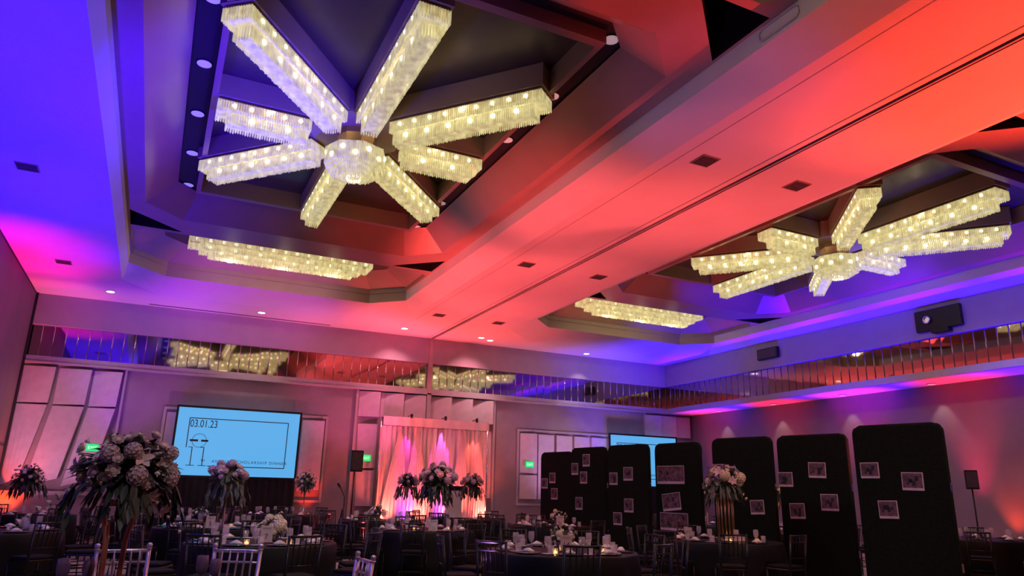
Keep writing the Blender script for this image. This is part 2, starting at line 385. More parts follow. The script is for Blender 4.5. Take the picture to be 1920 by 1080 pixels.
mirror_band('x', XL+0.02, TX-0.08, YB-0.03, 'bronze mirrored band high on the back wall left of the centre post')
mirror_band('x', TX+0.08, XR+0.1, YB-0.03, 'bronze mirrored band high on the back wall right of the centre post')
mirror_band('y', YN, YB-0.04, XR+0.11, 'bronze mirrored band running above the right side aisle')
# pilaster trims and picture-frame bays on the back wall
tr = 11
def trim(x0, x1, z0, z1, d=0.06, m='trimm'):
    global tr
    struct('trim_%d' % tr, MB().box(x0, x1, YB-d, YB, z0, z1), m); tr += 1
trim(-1.03, -0.97, 0, 4.5, 0.10); trim(5.60, 5.68, 0, 4.5, 0.10); trim(10.46, 10.54, 0, 4.5, 0.10); trim(16.88, 16.94, 0, 4.5, 0.10)
def frame(x0, x1, z0, z1, d=0.05, wd=0.07):
    global tr
    struct('trim_%d' % tr, MB().box(x0-wd, x1+wd, YB-d, YB, z1, z1+wd).box(x0-wd, x1+wd, YB-d, YB, z0-wd, z0).box(x0-wd, x0, YB-d, YB, z0, z1).box(x1, x1+wd, YB-d, YB, z0, z1), 'trimm'); tr += 1
frame(0.17, 4.72, 1.05, 3.50); frame(11.5, 18.2, 1.05, 3.50)
struct('trim_%d' % tr, MB().box(XL, -1.03, YB-0.16, YB, 1.08, 1.18).box(XL, -1.03, YB-0.05, YB, 0, 1.08), 'trimm'); tr += 1
struct('baseboard_back', MB().box(-1, XW, YB-0.03, YB, 0, 0.14), 'wall')
struct('baseboard_left', MB().box(XL, XL+0.03, YN, YB-0.17, 0, 0.14), 'wallside')
struct('baseboard_right', MB().box(XW-0.03, XW, YN, YB-0.04, 0, 0.14), 'wallside')
struct('trim_%d' % tr, MB().box(XL, XL+0.015, YN, YB, H-0.03, H).box(XL, XL+0.06, YB-0.2, YB-0.14, 0, H), 'void'); tr += 1
struct('trim_%d' % tr, MB().box(XL, XL+0.008, YN, YB-0.2, 2.28, 2.30), 'void'); tr += 1

# padded acoustic panels: one edge stands proud, the other tucks behind
def pad(quad, label, group, d0=0.015, d1=0.17):
    (ax, az), (bx, bz), (cx_, cz), (dx, dz) = quad      # top-left, top-right, bottom-right, bottom-left
    mx, mz = (ax+bx+cx_+dx)/4, (az+bz+cz+dz)/4
    rows = []
    n = 5
    fr, bk = [], []
    for i in range(n+1):
        t = i/n
        for (ux, uz, k) in ((ax+(bx-ax)*t, az+(bz-az)*t, 0), (dx+(cx_-dx)*t, dz+(cz-dz)*t, 1)):
            e = 0.02*sin(pi*t)
            fr.append((ux-mx, -(d0+(d1-d0)*t)-e, uz-mz)); bk.append((ux-mx, 0, uz-mz))
    N = len(fr); vs = fr+bk; fs = []
    for i in range(n):
        a = 2*i
        fs += [(a, a+1, a+3, a+2), (N+a, N+a+2, N+a+3, N+a+1), (a, a+2, N+a+2, N+a), (a+1, N+a+1, N+a+3, a+3)]
    fs += [(0, N, N+1, 1), (2*n, 2*n+1, N+2*n+1, N+2*n)]
    o = MB().add(vs, fs).build('wall_panel', 'pad', None, (mx, YB-0.004, mz))
    return tag(o, label, 'wall panel', group)
ordn = ['leftmost', 'middle', 'rightmost']
for k, (x0, x1) in enumerate(((-3.46, -2.70), (-2.63, -1.84), (-1.79, -1.08))):
    pad([(x0,4.42),(x1,4.42),(x1-.04,3.46),(x0-.0,3.44)], '%s of the three upper padded panels in the back left corner' % ordn[k], 'padded panels by the left wall')
    pad([(x0,3.40),(x1-.04,3.40),(x1-.36,1.5),(x0-.0 if k == 0 else x0-.3,1.3)], '%s of the three tall lower padded panels in the back left corner' % ordn[k], 'padded panels by the left wall')
cp = [(5.72,6.38),(6.44,7.18),(7.24,7.94),(8.16,8.86),(8.92,9.64),(9.70,10.42)]
names = ['first left', 'second left', 'third left', 'fourth', 'fifth', 'last right']
for k, (x0, x1) in enumerate(cp):
    pad([(x0,4.46),(x1,4.46),(x1,3.66),(x0,3.66)], '%s panel of the six pink-lit padded panels above the drape' % names[k], 'padded panels above the drape')
pad([(5.74,3.42),(6.34,3.42),(6.34,2.06),(5.80,2.04)], 'padded panel with exit sign left of the drape', 'padded panels beside the drape')
pad([(5.80,1.98),(6.34,1.98),(6.34,0.9),(5.84,0.9)], 'lower padded panel under the exit sign left of the drape', 'padded panels beside the drape')
pad([(10.30,3.42),(10.44,3.42),(10.44,1.2),(10.30,1.2)], 'narrow padded strip right of the drape', 'padded panels beside the drape', 0.015, 0.03)
pad([(11.56,3.43),(12.16,3.43),(12.16,2.06),(11.56,2.08)], 'padded panel with green exit sign right of the drape', 'padded panels of the right bay')
pad([(11.56,2.0),(12.16,2.0),(12.16,1.20),(11.56,1.20)], 'short padded panel under the right exit sign', 'padded panels of the right bay')
for k in range(8):
    x0 = 12.24+k*0.745
    pad([(x0,3.42),(x0+.70,3.42),(x0+.70,1.2),(x0,1.2)], ['tall grey padded panel nearest the right exit sign','second tall grey padded panel of the right bay','third tall grey padded panel of the right bay','fourth tall grey padded panel by the right screen','padded panel behind left edge of the right screen','padded panel behind middle of the right screen','padded panel behind right half of right screen','last padded panel behind the right screen'][k], 'padded panels of the right bay', 0.11, 0.015)
for k, (x0, x1) in enumerate(((16.98,17.62),(17.68,18.36),(18.42,19.04))):
    pad([(x0,4.42),(x1,4.42),(x1,3.62),(x0,3.62)], ['left','middle','right'][k]+' of three blue-lit padded panels over the right screen', 'padded panels in the back right corner')
    pad([(x0,3.34),(x1,3.34),(x1,1.3),(x0,1.3)], ['left','middle','right'][k]+' lower padded panel in the back right corner', 'padded panels in the back right corner')
pad([(4.02,3.42),(4.66,3.42),(4.66,1.35),(4.02,1.3)], 'red-lit padded panel right of the left screen', 'padded panels of the left bay')
pad([(0.20,3.42),(0.80,3.42),(0.80,1.3),(0.20,1.3)], 'padded panel behind left edge of the left screen', 'padded panels of the left bay')

# ------------------------------------------------------------------ chandeliers
def rods(mb, pts, z0, z1, r=0.016, jit=0.02, rr=rnd, inner=1.0):
    for (x, y) in pts:
        rad = r*rr.uniform(.8, 1.15); e = z1-rr.uniform(0, jit); a0 = rr.uniform(0, pi)
        L = [[(x+q*cos(a0+k*pi/2), y+q*sin(a0+k*pi/2), z) for k in range(4)] for q, z in ((rad, z0), (rad, e+0.02), (rad*.25, e))]
        mb.stack(L)
def perim(x0, x1, hy, s):
    P = []; n = max(2, int((x1-x0)/s))
    for i in range(n+1):
        x = x0+(x1-x0)*i/n; P += [(x, -hy), (x, hy)]
    m = max(1, int(2*hy/s))
    for i in range(1, m): P += [(x0, -hy+2*hy*i/m), (x1, -hy+2*hy*i/m)]
    return P
bulb_me = {}
def bulb(parent, loc, r=0.045):
    if r not in bulb_me:
        o = MB().sphere((0,0,0), r, 8, 5).build('bulb', 'bulb', parent, loc); bulb_me[r] = o; return o
    o = bulb_me[r].copy(); COL.objects.link(o); o.parent = parent; o.location = loc; return o
def chandelier(cx, label):
    PZ = Z2+0.30-0.03
    t = thing('crystal_chandelier', label, 'chandelier', (cx, CS_, PZ-0.42), 0)
    dz = 0.42
    for ai, (ang, L) in enumerate(arms(cx)):
        f = MB().box(0.80, L, -0.20, 0.20, dz-0.03, dz-0.0)
        pl = MB().box(0.82, L-0.02, -0.185, 0.185, dz-0.165, dz-0.15).box(0.84, L-0.18, -0.105, 0.105, dz-0.345, dz-0.33)
        fo = f.build('arm', 'gold', t, (0,0,0), (0,0,ang))
        c = MB(); rods(c, perim(0.80, L, 0.20, 0.036), dz-0.03, dz-0.22)
        rods(c, perim(0.82, L-0.16, 0.12, 0.036), dz-0.20, dz-0.40)
        pl.build('crystal_tray', 'crystal', fo)
        co_ = c.build('crystal_fringe', 'crystal', fo); co_['kind'] = 'stuff'
        nb = 9 if L > 3 else (7 if L > 2.5 else 5)
        bs = MB()
        for k in range(nb):
            u = 0.84+(L-0.95)*(k+.5)/nb
            for sd_ in (-1, 1): bs.sphere((u, 0.185*sd_, dz-0.09), 0.038, 8, 5)
        for k in range(nb-3):
            u = 0.86+(L-1.1)*(k+.5)/(nb-3)
            for sd_ in (-1, 1): bulb(fo, (u, 0.11*sd_, dz-0.26))
        bso = bs.build('bulb_string', 'bulb', fo); bso['kind'] = 'stuff'
        T = Matrix.Rotation(ang, 3, 'Z') @ Vector(((L+0.6)/2, 0, 0))
        point((cx+T.x, CS_+T.y, PZ-0.14), WARM, 14*L/2.6, 0.05)
    # hub: neck, eight-sided crystal drum and shallow basket below
    h = MB().lathe([(0.34, dz), (0.34, dz-0.1), (0.30, dz-0.25), (0.46, dz-0.32), (0.48, dz-0.36)], 8, smooth=False).build('hub_canopy', 'gold', t)
    c = MB()
    for (r, z0, z1, n) in ((0.50, dz-0.34, dz-0.64, 88), (0.45, dz-0.34, dz-0.70, 74), (0.36, dz-0.6, dz-0.75, 56), (0.25, dz-0.6, dz-0.79, 40), (0.13, dz-0.6, dz-0.82, 20)):
        P = []
        for i in range(n):
            a = 2*pi*i/n; q = r*cos(pi/8)/cos((a % (pi/4))-pi/8); P.append((q*cos(a), q*sin(a)))
        rods(c, P, z0, z1, 0.018)
    cr = c.build('crystal_drum', 'crystal', t); cr['kind'] = 'stuff'
    for k in range(14):
        a = 2*pi*k/14; bulb(h, (0.47*cos(a), 0.47*sin(a), dz-0.44 if k % 2 else dz-0.54))
    spot((cx, CS_, PZ-0.86), (cx, CS_, 0), WARM, 190, 172, 0.3, 0.2)
chandelier(CX[0], 'eight-armed crystal chandelier in the left ceiling coffer')
chandelier(CX[1], 'eight-armed crystal chandelier in the right ceiling coffer, beyond the red beam')
def linear(cx, y, label):
    t = thing('linear_chandelier', label, 'chandelier', (cx, y, Z2+0.08))
    fo = MB().box(-2.3, 2.3, -0.36, 0.36, 0.36, 0.40).box(-2.3, 2.3, -0.05, 0.05, 0.38, 0.43).build('frame', 'gold', t)
    for (hx, hy, z0, z1) in ((2.28, 0.36, 0.36, 0.17), (2.02, 0.25, 0.20, 0.03), (1.8, 0.14, 0.06, -0.09)):
        c = MB(); rods(c, perim(-hx, hx, hy, 0.034), z0, z1); o = c.build('crystal_tier', 'crystal', t); o['kind'] = 'stuff'
    for k in range(15):
        bulb(fo, (-2.1+0.3*k, -0.3, 0.27))
        if 1 <= k < 14: bulb(fo, (-2.1+0.3*k, 0.18*(-1)**k, 0.13))
    for k in (-1.3, 0, 1.3): point((cx+k, y, Z2-0.06), WARM, 16, 0.1)
for cx, s in zip(CX, ('left', 'right')):
    linear(cx, 18.65, 'three-tier linear crystal light in the far alcove of the %s coffer' % s)
    linear(cx, 2*CY-18.65, 'three-tier linear crystal light in the near alcove of the %s coffer' % s)

# ------------------------------------------------------------------ ceiling fittings
def downlight_proto(mname):
    t = thing('ceiling_downlight', '', 'ceiling light')
    MB().lathe([(0.085, 0.0), (0.115, 0.0), (0.115, -0.012), (0.085, -0.016)], 20).build('trim_ring', 'metalk', t)
    MB().lathe([(0.105, -0.01), (0.10, -0.022), (0.05, -0.028)], 20).build('lens', mname, t)
    return Proto(t)
DL = downlight_proto('lens'); DLb = downlight_proto('lenson')
pos = ['fifth from far end', 'fourth from far end', 'third from far end', 'second from far end', 'nearest far end', 'at the far corner']
for ci, cx in enumerate(CX):
    side = ('left', 'right')[ci]
    for sx, sn in ((-1, 'left'), (1, 'right')):
        for k in range(6):
            DL.place((cx+sx*2.475, CY-4.05+1.64*k, Z2+0.499), 0, 'round downlight in the %s slot of the %s coffer, %s' % (sn, side, pos[5-k] if k else 'nearest the camera'), 'downlights in the coffer slots')
    for k in range(3):
        DL.place((cx-0.9+1.7*k-0.8, CY+4.22, Z2+0.499), 0, 'round downlight in the far slot of the %s coffer, %s' % (side, ('left one','middle one','right one')[k]), 'downlights in the coffer slots')
for (x, y, s) in ((-1.65,21.6,'near back left corner'),(2.32,21.95,'above the left screen'),(9.84,22.0,'just right of the centre post'),(13.9,22.3,'above the right bay')):
    DLb.place((x, y, H-0.001), 0, 'small bright recessed downlight in the flat ceiling ' + s, 'recessed downlights by the back wall')
def vent_proto():
    t = thing('ceiling_vent', '', 'vent')
    MB().box(-0.17,0.17,-0.17,0.17,-0.012,0, b=0.004).build('frame', 'tanp', t)
    s = MB()
    for k in range(7): s.box(-0.15,0.15,-0.145+0.042*k,-0.115+0.042*k,-0.02,-0.008)
    s.build('louvre', 'vent', t); return Proto(t)
V = vent_proto()
for x, xs in ((7.04, 'left'), (8.98, 'right')):
    for y, ys in ((1.9,'nearest the camera'), (7.8,'in the near row'), (13.85,'in the middle row'), (19.5,'nearest the back wall')):
        V.place((x, y, H), 0, 'square air vent %s of the ceiling track, %s' % (xs, ys), 'air vents on the ceiling beam')
V.place((-2.53, 19.15, H), 0, 'square air vent by the back left corner on the blue-lit ceiling', 'air vents on the ceiling beam')
V.place((-2.53, 13.3, H), 0, 'square air vent in the middle of the blue-lit ceiling strip', 'air vents on the ceiling beam')
sd = MB().box(-2.6, 2.6, -0.03, 0.03, -0.01, 0).build('slot_diffuser', 'vent', None, (1.9, 22.62, H)); tag(sd, 'long thin black slot diffuser in the ceiling before the back wall', 'vent')
# access hatch on the cove right of the left coffer
hx = MB()
q = [(-0.30,-0.04),(-0.26,-0.08),(0.26,-0.08),(0.30,-0.04),(0.30,0.04),(0.26,0.08),(-0.26,0.08),(-0.30,0.04),(-0.30,-0.04)]
hx.tube([(0,a,b_) for a,b_ in q], 0.008, 6)
hh = hx.build('access_hatch', 'pad', None, (CX[0]+3.535, 5.15, H+0.36)); tag(hh, 'small rounded hatch outline on the coffer edge at top of the picture', 'hatch')

# black boxes on the right fascia
t = thing('projector_box', 'large black projector housing mounted high on the right fascia', 'projector', (XR-0.002, 11.4, 5.72))
MB().box(-0.12, 0, -0.62, 0.62, 0, 0.56, b=0.02).build('housing', 'metalk', t)
MB().lathe([(0.10, 0), (0.10, 0.07), (0.075, 0.07), (0.07, 0.04)], 16, Matrix.Rotation(R(-90), 4, 'Y')).build('projector_lens', 'steel', t, (-0.12, 0.25, 0.28))
MB().box(-0.2, -0.0, -0.30, 0.16, -0.10, 0.0).build('bracket', 'metalk', t)
t = thing('wall_speaker', 'small black loudspeaker box mounted on the right fascia toward the back', 'speaker', (XR-0.002, 17.3, 5.84))
MB().box(-0.12, 0, -0.45, 0.45, 0, 0.36, b=0.02).build('cabinet', 'metalk', t)
MB().box(-0.13, -0.12, -0.40, 0.40, 0.04, 0.32).build('grille', 'vent', t)

# ------------------------------------------------------------------ screens, drape, stage
def screen(x0, x1, z0, z1, y, label, skirt):
    W, Hh = x1-x0, z1-z0; t = thing('projection_screen', label, 'screen', (x0, y, 0))
    MB().box(0, W, -0.02, 0.0, z0, z1).build('screen_surface', 'screen', t)
    b = 0.06
    MB().box(-b, W+b, -0.04, 0.02, z1, z1+b).box(-b, W+b, -0.04, 0.02, z0-b, z0).box(-b, 0, -0.04, 0.02, z0, z1).box(W, W+b, -0.04, 0.02, z0, z1).build('screen_frame', 'metalk', t)
    s = MB(); n = 60; top = [(-b+(W+2*b)*i/n, -0.02+0.03*sin(i*1.9), z0-b) for i in range(n+1)]; bot = [(p[0], p[1]*1.6, 0.02) for p in top]
    s.stack([bot, top], None, True, False, False); s.build('skirt', 'drapek', t)
    for xx in (0.1, W-0.1): MB().box(xx-0.03, xx+0.03, 0.0, 0.06, 0, z0-b).build('leg', 'metalk', t)
    fx0, fx1, fz0, fz1 = 0.095*W, 0.905*W, z0+0.14*Hh, z0+0.845*Hh; yy = -0.024; l = 0.012
    MB().box(fx0, fx1, yy-.002, yy, fz1-l, fz1+l).box(fx0+0.62, fx1, yy-.002, yy, fz0-l, fz0+l).box(fx0-l, fx0+l, yy-.002, yy, fz0+0.5, fz1).box(fx1-l, fx1+l, yy-.002, yy, fz0, fz1).build('printed_border', 'ink', t)
    text_mesh('03.01.23', 0.30, 'date_lettering', 'ink', t, (fx0+0.02, yy, fz1-0.25), xs=0.72, depth=.004)
    nb = MB()
    for q in (fx0+0.16, fx0+0.47):
        nb.box(q-.012, q+.012, yy-.002, yy, fz0+.01, fz0+.52).box(q-.11, q+.11, yy-.002, yy, fz0, fz0+.018).box(q-.10, q, yy-.002, yy, fz0+.502, fz0+.52)
    nb.build('number_lettering', 'ink', t)
    text_mesh('TH', 0.09, 'th_lettering', 'ink', t, (fx0+0.42, yy, fz0+0.12))
    text_mesh('ANNUAL SCHOLARSHIP DINNER', 0.115, 'title_lettering', 'ink', t, (fx0+0.72, yy, fz0+0.1), spacing=1.28)
    c = MB(); pts = [(0.19*cos(2*pi*k/40), 0, 0.19*sin(2*pi*k/40)) for k in range(41)]; c.tube(pts, 0.006, 4); c.build('emblem_ring', 'ink', t, (fx0+0.32, yy, fz0+0.70))
    MB().box(-0.25, -0.03, -0.002, 0, -0.028, 0.028).box(0.05, 0.24, -0.002, 0, -0.028, 0.028).build('emblem_band', 'ink', t, (fx0+0.32, yy, fz0+0.70))
    return t
screen(0.49, 3.87, 1.68, 3.56, YB-0.30, 'lit blue projection screen on the left of the back wall', True)
screen(15.05, 18.05, 1.74, 3.54, YB-0.45, 'lit blue projection screen on the right, partly behind black boards', True)

t = thing('stage_drape', 'pale voile backdrop drape lit pink and orange behind the lectern', 'curtain', (8.17, YB-0.62, 0))
t.scale = (0.93, 1, 1)
d = MB(); n = 220; L = []
for k, z in enumerate((0.02, 0.8, 1.6, 2.4, 3.36)):
    amp = 0.075-0.01*k
    L.append([(-1.95+3.9*i/n, amp*sin(i*0.62+0.35*sin(i*0.13+k*.5))+0.03*sin(i*.21+k*.3), z) for i in range(n+1)])
d.stack(L, None, True, False, False); d.build('drape_panel', 'drape', t)
# crossing sheer swags in front
for (xt, xb0, xb1) in ((-1.3,-1.93,-0.9),(-0.7,-1.2,-0.15),(0.15,-0.35,0.55),(1.0,0.45,1.3),(1.65,1.2,1.93)):
    s = MB(); n2 = 40; LL = []
    for z, f in ((0.02,1.0),(0.9,0.86),(1.9,0.58),(2.8,0.26),(3.34,0.05)):
        LL.append([(xt+(xb0+(xb1-xb0)*i/n2-xt)*f, -0.14-0.03*sin(i*1.1)*max(f,.3), z) for i in range(n2+1)])
    s.stack(LL, None, True, False, False); s.build('drape_swag', 'drape', t)
v = MB(); n = 120
v.stack([[(-1.96+3.92*i/n, -0.20-0.02*sin(i*.5), z) for i in range(n+1)] for z in (3.36, 3.64)], None, True, False, False); v.build('valance', 'drape', t)
MB().tube([(-2.0, -0.05, 3.62), (2.0, -0.05, 3.62)], 0.025, 8).build('crossbar', 'steel', t)
for s in (-1, 1):
    MB().tube([(s*1.98, -0.02, 0), (s*1.98, -0.02, 3.62)], 0.025, 8).build('upright', 'steel', t)

def uplight(x, y, rz, led, label):
    t = thing('uplight', label, 'uplight', (x, y, 0), rz, 'LED uplights along the walls')
    MB().box(-0.12, 0.12, -0.12, 0.12, 0.0, 0.20, b=0.02).build('housing', 'metalk', t)
    MB().lathe([(0.09, 0.20), (0.09, 0.215), (0.05, 0.22)], 16).build('lens', led, t)
for (p, a, c, e, an) in WASH: spot(p, a, c, e, an)
for (x, y, led, lab) in ((-3.0,12,'ledblue','blue LED uplight by left wall, middle'),(-3.0,7.5,'ledblue','blue LED uplight by left wall, nearest the camera'),(-3.25,17.5,'ledmag','magenta LED uplight by left wall'),(-3.25,21,'ledmag','magenta LED uplight near the back left corner'),(17.3,19.5,'ledblue','blue LED uplight in the back right area'),(17.0,13.5,'ledblue','blue LED uplight on the right side'),(17.0,8.0,'ledblue','blue LED uplight on the right, nearest the camera')):
    uplight(x, y, 0, led, lab)
# uplights that rake the walls
def rake(x, y, tx, ty, col, pw, an, led, lab, tz=3.0):
    uplight(x, y, 0, led, lab); spot((x, y, 0.26), (tx, ty, tz), col, pw, an, 1.0, 0.05)
rake(-3.25, 22.55, -3.3, YB, ORANGE, 420, 80, 'ledred', 'orange-red LED uplight in the back left corner')
rake(4.35, 22.55, 4.40, YB, RED, 260, 60, 'ledred', 'red LED uplight right of the left screen')
rake(18.85, 11.05, XW, 11.0, ORANGE, 240, 60, 'ledred', 'orange LED uplight by the right wall near the speaker')
for k, x in enumerate((6.5, 7.6, 8.7, 9.8)):
    rake(x, 21.9, x, YB-0.7, (1.0, 0.10, 0.07), 420, 96, 'ledred', ['leftmost','second','third','rightmost'][k] + ' red LED uplight at the foot of the drape', 2.2)
for k, x in enumerate((7.15, 8.35)):
    rake(x, 22.0, x+0.1, YB-0.7, (0.25, 0.02, 1.0), 90, 60, 'ledblue', ['left','right'][k] + ' blue LED uplight at the foot of the drape', 1.2)
for k, (x, c) in enumerate(((7.20,(1.0,0.03,0.55)), (8.35,(0.8,0.12,0.9)), (9.45,(1.0,0.10,0.08)))):
    t = thing('pin_spot', ['magenta','violet','red'][k] + ' pin spot clipped above the drape valance', 'spotlight', (x, YB-1.0, 3.66), 0, 'pin spots over the drape')
    MB().lathe([(0.04, -0.06), (0.045, 0.06), (0.02, 0.08)], 12).build('lamp_head', 'metalk', t)
    MB().tube([(0, 0, 0.03), (0, 0.33, 0.03), (0, 0.33, -0.04)], 0.012, 6).build('clip_arm', 'metalk', t)
    spot((x, YB-1.0, 3.57), (x, YB-0.60, 2.2), c, 120, 36, 0.4, 0.02)
PINKR = (1.0, 0.02, 0.13)
# right wall: coloured floor lights that hit the low soffit, and white wall washers from above
for k, (y, c, p) in enumerate(((21.4, RED, 150), (18.0, PINKR, 150), (15.0, RED, 190), (11.8, PINKR, 170), (8.3, RED, 190), (19.7, BLUE, 190), (13.4, BLUE, 160), (9.8, BLUE, 200))):
    spot((18.75, y, 0.3), (18.72, y, 4.5), c, p*(0.32 if c is BLUE else 8.0), 42, 1.0, 0.05)
    uplight(18.75, y, 0, 'ledblue' if c is BLUE else 'ledred', 'LED floor uplight along the right wall, %s from the back corner' % ['first','third','fifth','seventh','eighth','second','fourth','sixth'][k])
for k, y in enumerate((20.9, 18.2, 15.4, 12.5, 9.6, 6.7)):
    DL.place((18.85, y, MBt-0.181), 0, 'small recessed downlight in the right aisle soffit, %s from the back' % ['first','second','third','fourth','fifth','sixth'][k], 'downlights in the side aisle soffit')
    spot((18.85, y, MBt-0.24), (19.12, y, 2.5), (1.0, 0.82, 0.80), 26, 58, 0.5, 0.02)
for x in (9.9, 13.4): spot((x, 22.0, 5.6 if 0 else H-0.06), (x+0.1, YB, 3.4), (1.0, 0.85, 0.8), 60, 40, 0.7, 0.03)

# dimmed house downlights shine down from the coffer slots
for cx in CX:
    for sx in (-1, 1):
        for k in (0, 2, 4): spot((cx+sx*2.475, CY-4.05+1.64*k, Z2+0.46), (cx+sx*2.2, CY-4.05+1.64*k+.3, 0), (1.0, 0.80, 0.76), 70*HOUSE, 74, 0.6, 0.06)
    for k in (0, 2): spot((cx-1.7+1.7*k, CY+4.22, Z2+0.46), (cx-1.7+1.7*k, CY+6.0, 0), (1.0, 0.80, 0.76), 90*HOUSE, 74, 0.6, 0.06)
for p in ((-1.65,21.6),(2.32,21.95),(9.84,22.0),(13.9,22.3)): spot((p[0], p[1], H-0.04), (p[0], p[1], 0), (1.0, 0.84, 0.80), 60*HOUSE, 90, 0.6, 0.06)
for k, x in enumerate((6.7, 9.4)):  # fixtures and pink spots added to brighten the panels above the drape
    DLb.place((x, 21.75, H-0.001), 0, 'added recessed downlight washing the padded panels above the drape, ' + ('left','right')[k], 'recessed downlights by the back wall')
    spot((x, 21.75, H-0.05), (x, YB, 3.9), (1.0, 0.34, 0.42), 260, 90, 0.9, 0.05)
# fill downlights added near the camera to brighten the front flowers and tables
for (x, y, tx, ty, tz, pw, lab) in ((0.3,0.3,-0.15,5.7,1.3,420,'left one'),(4.4,0.3,3.4,8.8,0.8,620,'middle one'),(7.6,0.3,8.6,9.6,1.2,900,'right one')):
    DLb.place((x, y, H-0.001), 0, 'added fill downlight over the camera end, ' + lab, 'added fill downlights at the near end')
    spot((x, y+.03, H-0.04), (tx, ty, tz), (1.0, 0.80, 0.80), pw, 46, 0.8, 0.05)
# exit signs
def exit_sign(x, y, z, label, rz=0):
    t = thing('exit_sign', label, 'exit sign', (x, y, z), rz)
    MB().box(-0.15, 0.15, -0.03, 0, 0, 0.19, b=0.006).build('sign_box', 'exitg', t)
    text_mesh('EXIT', 0.11, 'lettering', 'exitw', t, (0, -0.035, 0.055), align='CENTER')
exit_sign(-1.5, YB-0.14, 2.24, 'green lit exit sign on the wall at far left behind the flowers')
exit_sign(6.05, YB-0.14, 2.26, 'green lit exit sign between black speaker and drape')
exit_sign(11.88, YB-0.14, 2.27, 'green lit exit sign on padded panel right of the drape')

# speakers
def speaker(x, y, rz, label, zt=1.62, k0=1.0):
    t = thing('loudspeaker', label, 'loudspeaker', (x, y, 0), rz)
    L = [[(-.17*k, -.15*k, z), (.17*k, -.15*k, z), (.13*k, .15*k, z), (-.13*k, .15*k, z)] for k, z in ((k0, zt), (k0, zt+.56*k0))]
    MB().stack(L).build('cabinet', 'metalk', t)
    MB().box(-.15*k0, .15*k0, -.158*k0, -.15*k0, zt+.04, zt+.52*k0).build('grille', 'vent', t)
    MB().tube([(0,0,0.35),(0,0,zt)], 0.018, 8).build('pole', 'metalk', t)
    for k in range(3):
        a = 2*pi*k/3+.5; MB().tube([(0,0,0.75),(0.42*cos(a),0.42*sin(a),0.015)], 0.014, 6).build('leg', 'metalk', t)
speaker(4.98, 19.9, 0.1, 'black loudspeaker on a tripod pole left of the pink drape', 1.86)
sp_ = speaker(17.55, 11.0, -0.8, 'black loudspeaker on a tripod stand by the right wall', 1.72, .78)
# microphone stand
t = thing('microphone_stand', 'thin black microphone stand under the left loudspeaker', 'microphone stand', (4.72, 19.7, 0))
MB().lathe([(0.14,0),(0.14,0.02),(0.03,0.03)], 16).build('base', 'metalk', t)
MB().tube([(0,0,0.02),(0,0,1.2),(-0.12,0,1.42)], 0.012, 6).build('pole', 'metalk', t)
MB().lathe([(0.015,0),(0.028,0.08),(0.03,0.13),(0.01,0.16)], 10, Matrix.Translation((-0.12,0,1.42)) @ Matrix.Rotation(R(-35),4,'Y')).build('microphone', 'metalk', t)
# lectern
t = thing('lectern', 'white lectern with dark slanted top standing before the drape', 'lectern', (7.55, 19.0, 0), -0.35)
MB().box(-0.26, 0.26, -0.2, 0.2, 0.0, 0.05, b=0.01).build('base', 'metalk', t)
MB().box(-0.22, 0.22, -0.14, 0.14, 0.05, 1.42, b=0.01).build('front_panel', 'white2', t)
T = Matrix.Translation((0, 0, 1.46)) @ Matrix.Rotation(R(-14), 4, 'X')
MB().box(-0.31, 0.31, -0.22, 0.22, 0, 0.035, T, 0.008).build('reading_top', 'metalk', t)
MB().tube([(0.1,0.1,1.5),(0.1,0.06,1.68),(0.06,-0.02,1.80)], 0.007, 6).build('gooseneck', 'metalk', t)
MB().lathe([(0.012,0),(0.02,0.04),(0.012,0.07)], 10, Matrix.Translation((0.06,-0.02,1.79))).build('microphone', 'metalk', t)

